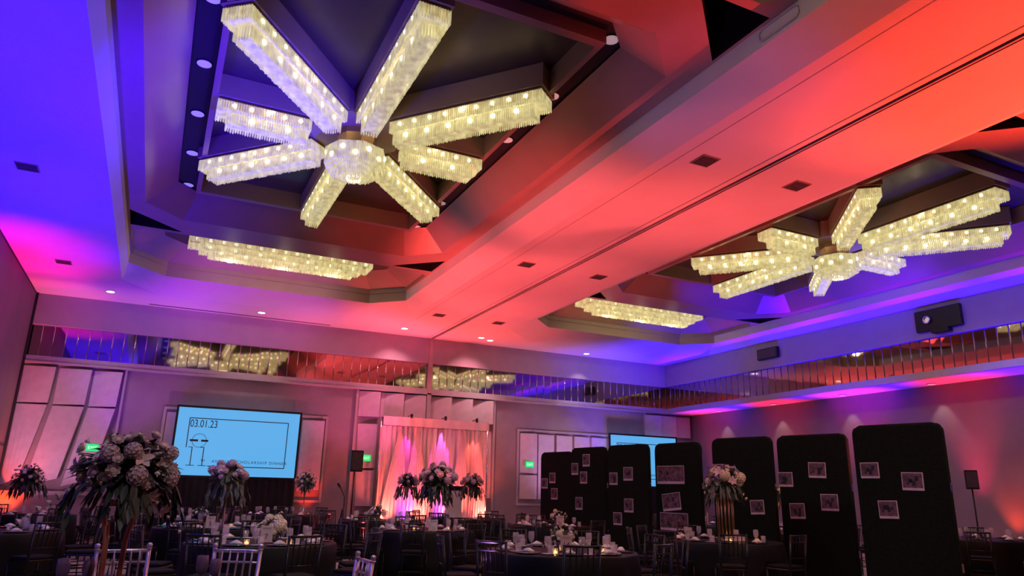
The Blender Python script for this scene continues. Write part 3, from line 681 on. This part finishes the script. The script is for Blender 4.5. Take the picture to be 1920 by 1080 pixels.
# ------------------------------------------------------------------ black display boards with photographs
PR = random.Random(3)
def board(px_dir, loc, rz, wd, hgt, label, prints):
    t = thing('display_board', label, 'display board', (loc[0], loc[1], 0), rz)
    r = 0.12; P = [(-wd/2, 0.0), (wd/2, 0.0)]
    for k in range(7): a = pi/2*k/6; P.append((wd/2-r+r*cos(a), hgt-r+r*sin(a)+0.006*sin(k*2.2)))
    for k in range(7): a = pi/2+pi/2*k/6; P.append((-wd/2+r+r*cos(a), hgt-r+r*sin(a)+0.008*cos(k*1.7)))
    L = []
    for d, s in ((-0.045, 0.985), (-0.03, 1.0), (0.03, 1.0), (0.045, 0.985)):
        L.append([(x*s, d, z*s+(1-s)*0.5) for x, z in P])
    MB().stack(L).build('board_panel', 'board', t)
    MB().box(-wd/2+0.05, wd/2-0.05, -0.24, 0.24, 0, 0.035, b=0.01).build('foot', 'board', t)
    for z in (0.55, 1.55): MB().box(wd/2-0.004, wd/2+0.014, -0.02, 0.02, z, z+0.11, b=0.004).build('hinge', 'steel', t)
    for i, (u, z, pw, ph, rot) in enumerate(prints):
        x = (u-0.5)*wd
        ph_o = MB().box(-pw/2, pw/2, -0.006, 0.0, -ph/2, ph/2).build('photo_print', 'printw', None, (0,0,0))
        c = co_local = Vector((x, -0.0475, z)); c = Matrix.Rotation(rz, 3, 'Z') @ c
        ph_o.location = (loc[0]+c.x, loc[1]+c.y, z); ph_o.rotation_euler = (0, 0, rz)
        ph_o.rotation_euler = (Matrix.Rotation(rz, 3, 'Z') @ Matrix.Rotation(rot, 3, 'Y')).to_euler()
        where = ('upper' if z > 1.75 else 'middle' if z > 1.3 else 'lower') + ' ' + ('left' if u < 0.4 else 'right' if u > 0.6 else 'centre')
        tag(ph_o, '%s print on the %s' % (where, label.replace('tall black ', '')), 'photograph', 'prints pinned on the display boards')
        im = MB()
        m_ = 0.012
        im.box(-pw/2+m_, pw/2-m_, -0.008, -0.006, -ph/2+ph*0.14, ph/2-m_); im.build('picture', 'grey', ph_o)
        dk = MB(); rr = random.Random(i*7+int(wd*100)+int(z*50))
        for q in range(6):
            cx_ = rr.uniform(-pw/2+.05, pw/2-.05); cz = rr.uniform(-ph*.25, ph*.25); s_ = rr.uniform(.012, .03)
            dk.box(cx_-s_, cx_+s_, -0.0095, -0.008, cz-s_*1.3, cz+s_*1.3, b=0.0)
        dk.build('picture_detail', 'ink', ph_o)
    return t
BOARD_AT = [(7.55, 19.0)]
def az(px): return _yaw + math.atan((px-960)/1340.0)
BD = [ # px centre, depth-range location, rotation, width, label, prints (u, z, w, h, rot)
 ('B7', 1676, (9.55, 6.95), 22, 1.22, 2.46, 'tall black display board nearest the camera at right', [(0.17,1.83,.26,.22,0.0),(0.63,1.68,.28,.24,0.02),(0.33,1.30,.26,.24,-0.02)]),
 ('B6', 1517, (10.0, 9.05), 28, 1.24, 2.46, 'tall black display board second from right', [(0.10,1.73,.27,.24,0),(0.57,1.88,.30,.25,0.03),(0.24,1.22,.27,.25,-0.03),(0.70,1.37,.29,.26,0)]),
 ('B5', 1388, (9.65, 10.85), 34, 1.24, 2.46, 'tall black display board third from right behind tall flowers', [(0.28,1.50,.26,.22,0),(0.72,1.26,.27,.24,-0.04),(0.1,1.95,.24,.1,0)]),
 ('B4', 1270, (10.05, 13.25), 44, 1.24, 2.46, 'tall black display board in the middle with two wide banners', [(0.36,1.83,.76,.36,0),(0.36,1.30,.50,.34,-0.1),(0.40,0.92,.76,.34,0)]),
 ('B3', 1180, (9.75, 14.75), 46, 1.24, 2.46, 'tall black display board before the left part of right screen', [(0.15,1.75,.25,.26,0),(0.52,1.85,.28,.28,0),(0.52,1.20,.27,.28,0),(0.24,0.92,.26,.26,0)]),
 ('B2', 1108, (9.6, 16.4), 50, 1.24, 2.46, 'tall black display board second from left of the row', [(0.12,1.98,.24,.27,0),(0.46,2.17,.25,.28,0),(0.38,1.78,.25,.27,0),(0.24,1.20,.25,.28,0)]),
 ('B1', 1049, (9.65, 19.0), 50, 1.24, 2.46, 'tall black display board at the left far end of the row', [(0.14,1.66,.25,.26,0),(0.40,1.80,.24,.26,0),(0.47,1.40,.26,.28,0)]),
]
depths = dict(B7=10.0, B6=12.0, B5=12.9, B4=14.6, B3=15.5, B2=16.7, B1=18.9)
for n_, px, loc, th, wd, hg, lab, pr in BD:
    a = az(px); rng = depths[n_]*1.0/ (cos(_pitch)) / cos(a-_yaw) * 0.985
    loc = (rng*sin(a), rng*cos(a))
    board(px, loc, -(a + R(th)), wd, hg, lab, pr); BOARD_AT.append(loc)

# ------------------------------------------------------------------ furniture prototypes
def chair_proto(m, cush, fin):
    t = thing('chiavari_chair', '', 'chair')      # faces +Y (seat front); back at -Y
    MB().box(-.20,.20,-.19,.20,.43,.455,b=.008).build('seat_frame', m, t)
    MB().box(-.19,.19,-.18,.19,.455,.495,b=.015).build('seat_cushion', cush, t)
    for s in (-1, 1):
        MB().tube([(s*.185,.185,.43),(s*.185,.19,0)], [.017,.012], 6).build('leg', m, t)
        MB().tube([(s*.18,-.21,.0),(s*.175,-.185,.44),(s*.185,-.24,.92)], [.013,.018,.016], 6).build('leg', m, t)
    b = MB()
    b.tube([(-.185,-.238,.905),(-.09,-.262,.905),(.09,-.262,.905),(.185,-.238,.905)], .015, 6)
    b.tube([(-.185,-.228,.82),(-.09,-.252,.82),(.09,-.252,.82),(.185,-.228,.82)], .009, 6)
    b.tube([(-.18,-.205,.60),(.18,-.205,.60)], .009, 6)
    for k in range(5):
        x = -.12+.06*k; b.tube([(x,-.205,.60),(x,-.228-.02*(1-abs(k-2)/2),.82),(x,-.238-.022*(1-abs(k-2)/2),.905)], [.006,.009,.006], 5)
    b.build('backrest', m, t)
    s_ = MB()
    for z in (.14,.24): s_.tube([(-.18,.187,z),(.18,.187,z)], .008, 5)
    for s in (-1,1):
        for z in (.18,.28): s_.tube([(s*.182,.187,z),(s*.178,-.2,z)], .008, 5)
    s_.tube([(-.18,-.2,.2),(.18,-.2,.2)], .008, 5)
    s_.build('stretcher', m, t)
    if fin:
        f = MB()
        for s in (-1,1): f.sphere((s*.185,-.242,.945), .022, 8, 6).lathe([(.022,0),(.02,.01)], 8, Matrix.Translation((s*.185,-.242,.915)))
        f.build('finial', m, t)
    return Proto(t)
CH = chair_proto('chairk', 'cushk', False); CS = chair_proto('silver', 'cushs', True)

def goblet_proto(m='glass'):
    t = thing('water_goblet', '', 'glass')
    MB().lathe([(.034,0),(.034,.004),(.006,.010),(.005,.06)], 12).build('stem', m, t)
    MB().lathe([(.006,.06),(.030,.075),(.040,.11),(.041,.15),(.036,.19),(.034,.19),(.038,.15),(.036,.11),(.004,.066)], 14, cap=False).build('bowl', m, t)
    return Proto(t)
def tumbler_proto():
    t = thing('rocks_glass', '', 'glass')
    MB().lathe([(.030,0),(.038,.10),(.036,.10),(.028,.012),(.002,.010)], 14, cap=False).build('glass_body', 'glass', t)
    return Proto(t)
GB = goblet_proto(); TB = tumbler_proto()
def charger_proto():
    t = thing('charger_plate', '', 'plate')
    MB().lathe([(.10,0),(.155,.012),(.158,.016),(.10,.008),(.02,.006)], 24).build('plate_disc', 'plate', t)
    MB().lathe([(.104,.009),(.108,.011),(.104,.013)], 24, cap=False).build('rim_line', 'steel', t)
    return Proto(t)
CP = charger_proto()
def napkin_proto():
    t = thing('folded_napkin', '', 'napkin')
    s = MB(); L = []
    for z, w_, d_ in ((0,.06,.04),(.015,.062,.042),(.028,.04,.028),(.042,.016,.02)): 
        L.append([(-w_,-d_,z),(0,-d_*1.2,z+.004),(w_,-d_,z),(w_,d_,z),(0,d_*.8,z+.006),(-w_,d_,z)])
    s.stack(L, None, True).build('linen_fold', 'napkin', t); return Proto(t)
NP = napkin_proto()
def plain(name, cat, mb, m):
    o = mb.build(name, m); tag(o, '', cat); return Proto(o)
BPl = plain('bread_plate', 'plate', MB().lathe([(.05,0),(.075,.008),(.077,.011),(.05,.006),(.01,.005)], 18), 'china')
FK = plain('fork', 'cutlery', MB().box(-.006,.006,-.09,.03,0,.003).box(-.012,.012,.03,.05,0,.003).box(-.012,-.007,.05,.09,0,.003).box(-.0025,.0025,.05,.09,0,.003).box(.007,.012,.05,.09,0,.003), 'steel')
KN = plain('knife', 'cutlery', MB().box(-.006,.006,-.10,0,0,.004,b=.001).add([(-.008,0,0),(.006,0,0),(.006,.10,0),(.0,.115,0),(-.008,.09,0),(-.008,0,.003),(.006,0,.003),(.006,.10,.003),(.0,.115,.003),(-.008,.09,.003)], [(4,3,2,1,0),(5,6,7,8,9),(0,1,6,5),(1,2,7,6),(2,3,8,7),(3,4,9,8),(4,0,5,9)]), 'steel')
def votive_proto():
    t = thing('votive_candle', '', 'candle')
    MB().lathe([(.028,0),(.034,.06),(.031,.06),(.026,.008),(.002,.006)], 12, cap=False).build('candle_cup', 'amber', t)
    MB().lathe([(.022,.006),(.022,.03),(.003,.034)], 10).lathe([(.004,.034),(.006,.042),(.002,.054)], 6).build('candle', 'candle', t)
    return Proto(t)
VT = votive_proto()

# ------------------------------------------------------------------ flowers
def petal(mb, T, L, w_, cup=0.3, n=3):
    rows = []
    for i in range(n+1):
        v = i/n; ww = w_*math.sqrt(max(0.0, sin(pi*min(.985, .10+.885*v)))); zz = cup*L*v*v
        rows.append([(-ww, L*v, zz+ww*.35), (0, L*v, zz), (ww, L*v, zz+ww*.35)])
    vs = [T @ Vector(p) for r_ in rows for p in r_]; fs = []
    for i in range(n):
        for j in range(2): fs.append((i*3+j, i*3+j+1, (i+1)*3+j+1, (i+1)*3+j))
    mb.add(vs, fs, True)
def blossom_mesh(kind):
    mb = MB(); rr = random.Random(5)
    if kind == 'rose':
        mb.sphere((0,0,.45), .42, 8, 5, 1.1)
        for ring, (n, el, L) in enumerate(((5, 84, .84),(7, 70, .86),(9, 52, .82))):
            for k in range(n):
                T = Matrix.Rotation(2*pi*k/n+ring*.5, 4, 'Z') @ Matrix.Translation((0,.12+.06*ring,.02)) @ Matrix.Rotation(R(el), 4, 'X')
                petal(mb, T, L, (.44,.40,.36)[ring], -0.32 if ring < 2 else -.12, 4)
    elif kind == 'hydrangea':
        mb.sphere((0,0,.35), .72, 10, 6, .9)
        for i in range(46):
            z = 1-1.55*(i+.5)/46; r_ = math.sqrt(max(0, 1-z*z)); a = i*2.39996; nrm = Vector((r_*cos(a), r_*sin(a), z))
            Q = nrm.to_track_quat('Z', 'Y').to_matrix().to_4x4(); base = Matrix.Translation(nrm*.80*Vector((1,1,1)).length/1.732+Vector((0,0,.35)))
            for k in range(4): petal(mb, base @ Q @ Matrix.Rotation(pi/2*k+i, 4, 'Z'), .21, .10, .3, 2)
    elif kind == 'lily':
        for k in range(6):
            T = Matrix.Rotation(pi/3*k, 4, 'Z') @ Matrix.Rotation(R(38 if k % 2 else 30), 4, 'X'); petal(mb, T, 1.15, .34, -.15, 4)
        mb.tube([(0,0,0),(0,0,.5)], .04, 5)
    elif kind == 'bud':
        mb.lathe([(.08,-.1),(.28,.1),(.38,.4),(.30,.75),(.05,.95)], 8)
        for k in range(4): petal(mb, Matrix.Rotation(pi/2*k, 4, 'Z') @ Matrix.Translation((0,.1,0)) @ Matrix.Rotation(R(66), 4, 'X'), .9, .34, -.3)
    return mb
PM = {}
def blossom(kind, m, parent, loc, nrm, s, rr):
    key = (kind, m)
    Q = Vector(nrm).to_track_quat('Z', 'Y'); eu = (Q.to_matrix() @ Matrix.Rotation(rr.uniform(0,6.28), 3, 'Z')).to_euler()
    nm = {'rose':'rose_blossom','hydrangea':'hydrangea_head','lily':'lily_blossom','bud':'flower_bud'}[kind]
    if key not in PM:
        o = blossom_mesh(kind).build(nm, m, parent, loc); PM[key] = o.data
    else:
        o = bpy.data.objects.new(nm, PM[key]); COL.objects.link(o); o.parent = parent; o.location = loc
    o.rotation_euler = eu; o.scale = (s, s, s); return o
def leaf(mb, p, d, L, w_, droop=0.3):
    p = Vector(p); d = Vector(d).normalized(); a = d.cross(Vector((0,0,1)))
    if a.length < .05: a = Vector((1,0,0))
    a.normalize(); vs = []; n = 4
    for i in range(n+1):
        v = i/n; c = p+d*L*v+Vector((0,0,-droop*L*v*v)); ww = w_*sin(pi*(.06+.9*v)); vs += [c-a*ww, c+Vector((0,0,-ww*.3)), c+a*ww]
    mb.add(vs, [(i*3+j, i*3+j+1, (i+1)*3+j+1, (i+1)*3+j) for i in range(n) for j in range(2)], True)
def arrangement(name, label, loc, zc, Rr, n, stand, mix, seed=0, trail=0.0, hemi=-0.35, leafm='leaf', fs=1.0, squash=0.9, group=None, spray=()):
    rr = random.Random(seed); t = thing(name, label, 'flower arrangement', loc, 0, group)
    lf = MB()
    for i in range(int(70 if Rr < .22 else 170)):
        z = rr.uniform(hemi-.25, 1); r_ = math.sqrt(max(0, 1-z*z)); a = rr.uniform(0, 2*pi); d = Vector((r_*cos(a), r_*sin(a), z*squash))
        leaf(lf, Vector((0,0,zc))+d*Rr*.45, d+Vector((0,0,rr.uniform(-.3,.3))), Rr*rr.uniform(.36,.62), Rr*rr.uniform(.06,.12)*(1 if Rr > .2 else 1.5), rr.uniform(.1,.6))
    for i in range(int(trail*60)):
        a = rr.uniform(0, 2*pi); d = Vector((cos(a), sin(a), .0)); p = Vector((0,0,zc-Rr*.3))+d*Rr*rr.uniform(.5,.95)
        q = p
        for k in range(rr.randint(3, 7)):
            e = Vector((d.x*.25+rr.uniform(-.3,.3), d.y*.25+rr.uniform(-.3,.3), -1)); leaf(lf, q, e+d*rr.uniform(.0,.4), Rr*.30, Rr*.06, .3); q = q+e.normalized()*Rr*.17*trail
    lf.sphere((0,0,zc), Rr*.52, 10, 6, squash)
    lf.build('foliage', leafm, t)
    for i in range(n):
        z = 1-(1-hemi)*(i+.5)/n; r_ = math.sqrt(max(0, 1-z*z)); a = i*2.39996+rr.uniform(-.25,.25)
        d = Vector((r_*cos(a), r_*sin(a), z*squash)); kind, m, s = rr.choice(mix)
        rad = rr.uniform(.70,.96)
        blossom(kind, m, t, Vector((0,0,zc))+d*Rr*rad-d*s*.3, d+Vector((rr.uniform(-.3,.3), rr.uniform(-.3,.3), rr.uniform(-.1,.3))), s*rr.uniform(.8,1.15)*fs, rr)
    for (dx, dy, dz, kind, m, s) in spray:
        v = Vector((dx, dy, dz)); blossom(kind, m, t, Vector((0,0,zc))+v, v, s, rr)
    st = MB()
    if stand == 'harp':
        for k in range(4):
            a = pi/4+pi/2*k; ca, sa = cos(a), sin(a)
            st.tube([(.075*ca,.075*sa,0),(.085*ca,.085*sa,.3),(.10*ca,.10*sa,zc-.38),(.13*ca,.13*sa,zc-.30),(.13*ca,.13*sa,zc-.26),(.09*ca,.09*sa,zc-.22)], .0115, 8)
            st.tube([(.055*ca,.055*sa,0),(.065*ca,.065*sa,.3),(.08*ca,.08*sa,zc-.36)], .006, 6)
        st.lathe([(.12,0),(.12,.012),(.03,.016)], 24).lathe([(.12,zc-.24),(.12,zc-.2)], 16)
        st.build('harp_stand', 'copper', t)
    elif stand == 'rods':
        for k in range(14):
            a = 2*pi*k/14; st.tube([(.13*cos(a),.13*sin(a),0),(.13*cos(a),.13*sin(a),zc-.2)], .008, 5)
        st.lathe([(.145,0),(.145,.015),(.02,.018)], 20).lathe([(.14,zc-.22),(.145,zc-.2)], 20); st.build('rod_cylinder', 'gold', t)
    elif stand == 'trumpet':
        st.lathe([(.09,0),(.085,.01),(.015,.03),(.012,zc*.5),(.03,zc-.28),(.09,zc-.12)], 14); st.build('trumpet_vase', 'gold', t)
    elif stand == 'clear':
        st.lathe([(.09,0),(.09,.01),(.018,.02),(.014,zc*.5),(.035,zc-.25),(.08,zc-.12)], 14); st.build('trumpet_vase', 'glass', t)
    elif stand == 'bowl':
        st.lathe([(.05,0),(.075,.02),(.085,.07),(.07,.085)], 16); st.build('bowl_vase', 'gold', t)
    return t
ROSEMIX = [('rose','rose',.055)]*4+[('rose','rose',.068)]*3+[('hydrangea','hydr',.085)]*2+[('rose','white',.05),('bud','white',.034),('bud','white',.034),('lily','rose',.075)]
WHITEMIX = [('rose','white',.05),('hydrangea','cream',.085),('rose','rose',.045),('bud','white',.035)]
CREAM = [('rose','cream',.038),('rose','white',.036),('hydrangea','cream',.06),('bud','cream',.03)]
TZ = 0.752

# ------------------------------------------------------------------ tables
TB_ = [ # x, y, short unique description, chairs, rot, setting
 (1.38, 9.9, 'white roses left of centre', 9, .20, 3, 'T1'),
 (4.62, 8.0, 'the front cream flower mound', 9, .05, 3, 'T2'),
 (8.36, 9.36, 'the gold rod stand', 9, .3, 3, 'T3'),
 (4.45, 12.6, 'largest dusky roses', 9, .1, 2, 'T4'),
 (1.05, 13.5, 'the trailing flowers', 9, .0, 2, 'T5'),
 (-1.9, 12.6, 'a lone menu card', 8, .2, 2, 'T6'),
 (7.85, 14.0, 'number card 26', 9, .25, 2, 'T7'),
 (4.75, 16.3, 'low white flowers', 9, .1, 2, 'T8'),
 (3.05, 19.3, 'the white topiary', 8, .2, 1, 'T9'),
 (7.3, 17.4, 'vases before the lectern', 8, .1, 1, 'T11'),
 (0.3, 17.3, 'bright yellow flowers', 8, .3, 1, 'T12'),
 (-2.2, 18.6, 'back corner flowers', 8, .3, 1, 'T9b'),
 (14.6, 9.2, 'nothing but glasses, right', 8, .2, 1, 'T10'),
 (12.5, 14.6, 'white flowers behind boards', 8, .2, 1, 'T13'),
 (12.1, 11.2, 'yellow flowers behind boards', 8, .2, 1, 'T15'),
 (11.6, 17.6, 'no flowers behind boards', 8, .2, 1, 'T14'),
]
def skirt_mesh(r, h, seed):
    mb = MB(); n = 72; rr = random.Random(seed); ph = [rr.uniform(0, 6.28) for _ in range(3)]
    def ring(rad, z, amp): return [((rad+amp*(sin(9*2*pi*i/n+ph[0])+.5*sin(14*2*pi*i/n+ph[1])))*cos(2*pi*i/n), (rad+amp*(sin(9*2*pi*i/n+ph[0])+.5*sin(14*2*pi*i/n+ph[1])))*sin(2*pi*i/n), z) for i in range(n)]
    mb.stack([ring(r+.05,.015,.035), ring(r+.04,.25,.03), ring(r+.02,.6,.012), ring(r+.008,h-.02,.002), ring(r-.006,h,0)], None, True)
    return mb
bear = ['far','far left','left','near left','near','near right','right','far right','far side right','side']
def table(x, y, desc, r=0.91, nch=9, rot=0.0, chairs=True, setting=2, cards=None, seed=0, skip=(), silver=False):
    t = thing('round_table', 'round banquet table under %s' % desc, 'table', (x, y, 0), 0, 'round banquet tables')
    MB().lathe([(r-.02,.70),(r-.01,.71),(r-.01,.728),(r-.02,.735)], 32).build('tabletop', 'tanp', t)
    for k in range(4):
        a = pi/4+pi/2*k; MB().tube([(.5*cos(a),.5*sin(a),.70),(.55*cos(a),.55*sin(a),0)], .015, 6).build('leg', 'metalk', t)
    c = skirt_mesh(r, TZ-.002, seed).build('tablecloth', 'cloth', None, (x, y, 0)); tag(c, 'floor-length black cloth on the table with %s' % desc, 'tablecloth', 'black floor-length tablecloths')
    P = CS if silver else CH; kind = 'silver' if silver else 'black'
    rr = random.Random(seed+50)
    for k in range(nch):
        if k in skip: continue
        a = rot+2*pi*k/nch; dx, dy = sin(a), cos(a)     # a: bearing from +Y clockwise
        deg = math.degrees(a) % 360
        if nch == 9 or nch == 8:
            wh = ['due far','far right','right','near right','due near','near left','left','far left'][int((deg+22.5)//45) % 8]
        else: wh = 'side'
        sub = '' if nch == 8 else (' (clockwise seat of pair)' if 0 else '')
        if nch == 9: wh = ['far','far right','right','right near','near right','near left','left near','left','far left'][k]
        rad = r+.30+rr.uniform(-.02,.10)
        px_, py_ = x+rad*dx, y+rad*dy
        if any((px_-q[0])**2+(py_-q[1])**2 < .85**2 for q in BOARD_AT) or any(i_ != (x, y) and (px_-i_[0])**2+(py_-i_[1])**2 < (r+.24)**2 for i_ in [(q[0], q[1]) for q in TB_]): continue
        P.place((x+rad*dx, y+rad*dy, 0), math.atan2(dx, -dy)+rr.uniform(-.12,.12), '%s chiavari chair, %s seat at the table with %s' % (kind, wh, desc), '%s chiavari chairs' % kind)
        if setting:
            L = 'at the %s seat of the table with %s' % (wh, desc); rz = -a
            def at(u, v): # u along tangent (to the right when seated looking in), v outwards radius
                return (x+v*dx+u*dy*-1, y+v*dy+u*dx, TZ)
            CP.place(at(0, r-.20), rz, 'black charger ' + L, 'black charger plates')
            p = at(0, r-.20); NP.place((p[0], p[1], TZ+.0165), rz, 'white napkin ' + L, 'folded napkins')
            GB.place(at(.16, r-.36), 0, 'stemmed goblet ' + L, 'water goblets')
            if setting > 1: TB.place(at(.25, r-.30), 0, 'rocks glass ' + L, 'rocks glasses')
            if setting > 2:
                BPl.place(at(-.24, r-.28), 0, 'bread plate ' + L, 'bread plates')
                FK.place(at(-.175, r-.17), rz+pi, 'fork ' + L, 'forks'); KN.place(at(.18, r-.17), rz+pi, 'knife ' + L, 'knives')
    return t
def card(x, y, txt, label, m='card', rz=0.4, w_=.13, h=.17, z=TZ):
    t = thing('table_number_card', label, 'table card', (x, y, z), rz)
    MB().box(-w_/2, w_/2, -.006, .006, .012, h, b=.002).build('card_face', m, t)
    MB().box(-w_/2-.01, w_/2+.01, -.03, .03, 0, .012, b=.003).build('card_base', 'gold', t)
    text_mesh(txt, .085, 'lettering', 'ink', t, (0, -.0075, .045), align='CENTER', depth=.0006)
    b = MB().box(-w_*.38, w_*.38, -.0072, -.006, h-.028, h-.024).box(-w_*.3, w_*.3, -.0072, -.006, h-.040, h-.037)
    b.build('printed_line', 'ink', t)
def votives(x, y, desc, n=3, rad=.3):
    for k in range(n):
        a = 2*pi*k/n+.4+pi; VT.place((x+rad*cos(a), y+rad*sin(a), TZ), 0, 'small lit votive candle, %s of those by %s' % (['left one','front one','right one','rear one'][k], desc), 'votive candles')

for i, (x, y, d, n, rt, st, _) in enumerate(TB_): table(x, y, d, nch=n, rot=rt, setting=st, seed=i*3+1)
# nearest table, mostly below the frame: silver chairs on its far side
nx, ny = 0.12, 5.15
t = thing('round_table', 'nearest round table carrying the copper harp flower stand', 'table', (nx, ny, 0), 0, 'round banquet tables')
MB().lathe([(.89,.70),(.9,.71),(.9,.728),(.89,.735)], 32).build('tabletop', 'tanp', t)
for k in range(4):
    a = pi/4+pi/2*k; MB().tube([(.5*cos(a),.5*sin(a),.70),(.55*cos(a),.55*sin(a),0)], .015, 6).build('leg', 'metalk', t)
tag(skirt_mesh(.91, TZ-.002, 99).build('tablecloth', 'cloth', None, (nx, ny, 0)), 'black cloth on the nearest table under the copper flower stand', 'tablecloth', 'black floor-length tablecloths')
for (x, y, lab, da) in ((-0.86,6.02,'silver chiavari chair cut by the left frame edge', .0),(-0.07,6.50,'silver chiavari chair behind the copper flower stand', .0),(0.64,6.36,'silver chiavari chair right of the copper flower stand', .0),(1.27,5.50,'silver chiavari chair at bottom centre seen from the side', -.25)):
    CS.place((x, y, 0), math.atan2(x-nx, -(y-ny))+da, lab, 'silver chiavari chairs')
GP = goblet_proto('purple')
for (x, y, s, lab) in ((-.42,5.72,1.0,'purple stemmed glass left of the copper flower stand'),(-.28,5.80,.9,'second purple glass left of the copper stand'),(.42,5.78,1.0,'purple stemmed glass before the third silver chair'),(.50,5.72,.9,'slim purple glass before the third silver chair')):
    GP.place((x, y, TZ), 0, lab, 'purple glasses', s)

# flower arrangements
D_ = Vector((0,0,0))
spr = []
for k in range(7): spr.append((-.30-.045*k, -.12, -.14-.038*k, 'rose' if k % 2 else 'bud', 'rose', .034))
for k in range(6): spr.append((.16+.04*k, -.18, -.16-.045*k, 'lily' if k in (0,2) else 'bud', 'rose', .055 if k in (0,2) else .024))
arrangement('tall_flower_arrangement', 'large blush rose and hydrangea arrangement on a tall copper harp stand at left', (nx-.26, ny+.42, TZ), .765, .345, 70, 'harp', ROSEMIX, 11, .5, -.5, fs=.9, spray=spr, squash=.78)
arrangement('tall_flower_arrangement', 'tall dusky rose arrangement with trailing greens before the left screen', (1.22, 13.5, TZ), .80, .33, 30, 'trumpet', [('rose','rose',.075),('hydrangea','hydr',.085),('rose','rose',.06)], 12, .9, .0, 'leaf2')
arrangement('topiary_arrangement', 'white rose topiary ball right of the left screen', (3.50, 18.75, TZ), .82, .29, 34, 'trumpet', [('rose','white',.055),('bud','white',.05)], 13, 0, -.7, 'leaf2')
arrangement('tall_flower_arrangement', 'largest dusky rose arrangement in front of the pink drape', (4.66, 12.5, TZ), .84, .34, 26, 'clear', [('rose','rose',.075),('hydrangea','hydr',.085)], 14, .8, -.1)
arrangement('tall_flower_arrangement', 'small arrangement before the drape, left of the largest one', (5.95, 18.2, TZ), .84, .29, 20, 'clear', [('rose','rose',.06),('hydrangea','hydr',.075)], 15, .9, -.1)
arrangement('tall_flower_arrangement', 'small arrangement before the lectern, right of the largest one', (7.45, 17.5, TZ), .86, .29, 20, 'clear', [('rose','rose',.06),('hydrangea','hydr',.075)], 16, .9, -.1)
arrangement('tall_flower_arrangement', 'cream rose arrangement on a gold rod cylinder before the boards', (8.50, 9.42, TZ), .92, .31, 34, 'rods', [('rose','cream',.06),('rose','white',.055),('lily','rose',.09),('hydrangea','cream',.09)], 17, .7, -.2, 'leaf2', spray=[(.28,-.1,-.2,'rose','cream',.045),(.33,-.12,-.26,'rose','cream',.04),(-.28,-.1,-.2,'rose','cream',.04),(-.33,-.05,-.16,'rose','white',.04)])
arrangement('tall_flower_arrangement', 'small white arrangement behind the gold rod cylinder', (12.55, 14.55, TZ), .80, .30, 26, 'trumpet', [('rose','white',.055),('bud','white',.05)], 18, .2, -.5)
arrangement('tall_flower_arrangement', 'pale arrangement in the back left corner by the wall', (-2.35, 19.0, TZ), .72, .36, 34, 'trumpet', [('rose','white',.06),('rose','rose',.055),('bud','white',.05)], 19, .6, -.3)
arrangement('tall_flower_arrangement', 'yellow and white arrangement seen between two boards', (11.85, 11.55, TZ), .72, .16, 14, 'trumpet', CREAM, 20, .5, -.2)
arrangement('low_centrepiece', 'white rose centrepiece on the table left of centre', (1.52, 10.1, TZ), .13, .19, 16, 'bowl', WHITEMIX, 21, 0, -.1, 'leaf2')
arrangement('low_centrepiece', 'cream mound centrepiece on the front middle table', (4.80, 8.3, TZ), .13, .19, 22, 'bowl', CREAM+[('rose','rose',.04)], 22, .2, -.1, spray=[(-.22,0,-.08,'rose','white',.03),(-.27,0,-.1,'rose','white',.026),(.24,0,-.05,'rose','cream',.034),(.29,0,-.1,'rose','cream',.03)])
arrangement('low_centrepiece', 'cream centrepiece beside number card 26', (7.95, 13.9, TZ), .14, .20, 18, 'bowl', CREAM, 23, 0, -.1)
arrangement('low_centrepiece', 'white centrepiece on the table before the drape', (4.60, 16.1, TZ), .16, .21, 16, 'bowl', WHITEMIX, 24, 0, -.1)
arrangement('low_centrepiece', 'bright yellow centrepiece below the left screen', (0.45, 17.2, TZ), .20, .20, 14, 'bowl', [('rose','cream',.06),('bud','cream',.06)], 25, 0, -.1)
arrangement('low_centrepiece', 'cream centrepiece beside trailing flowers below left screen', (0.88, 14.3, TZ), .15, .17, 14, 'bowl', CREAM, 26, 0, -.1)
card(1.40, 9.72, '7', 'ivory table card with gold base before the white roses', 'card', -.42, .15, .20)
card(4.62, 7.9, '14', 'ivory pink table card before the cream mound centrepiece', 'pinkcard', -.42, .14, .18)
card(7.72, 13.45, '26', 'table card reading 26 on the table before the boards', 'pinkcard', -.5, .16, .22)
card(0.98, 12.95, '5', 'ivory card on the table below the left screen', 'card', -.2, .14, .19)
card(4.42, 12.0, '', 'clear pale card holder on the table with tall flowers', 'white2', -.3, .15, .19)
card(8.22, 8.95, '3', 'pink menu card at the foot of the gold rod cylinder', 'pinkcard', -.6, .26, .10)
card(-1.85, 12.5, '1', 'small pale card on the far left table', 'white2', .1, .13, .16)
votives(1.40, 9.55, 'the white roses', 3, .28); votives(4.6, 7.7, 'the cream mound', 3, .35); votives(8.35, 9.0, 'the gold rod cylinder', 3, .28)
votives(1.05, 13.2, 'the trailing flowers', 2, .3); votives(4.5, 12.3, 'the largest dusky arrangement', 2, .4)
t = thing('candle_bowl', 'small amber candle bowl at the lower left edge by the copper stand', 'candle', (0.12, 5.72, TZ))
MB().lathe([(.04,0),(.065,.03),(.07,.06),(.066,.06),(.06,.03),(.01,.012)], 18, cap=False).build('bowl', 'amber', t)
MB().lathe([(.04,.014),(.045,.03),(.01,.034)], 12).build('wax', 'card', t)
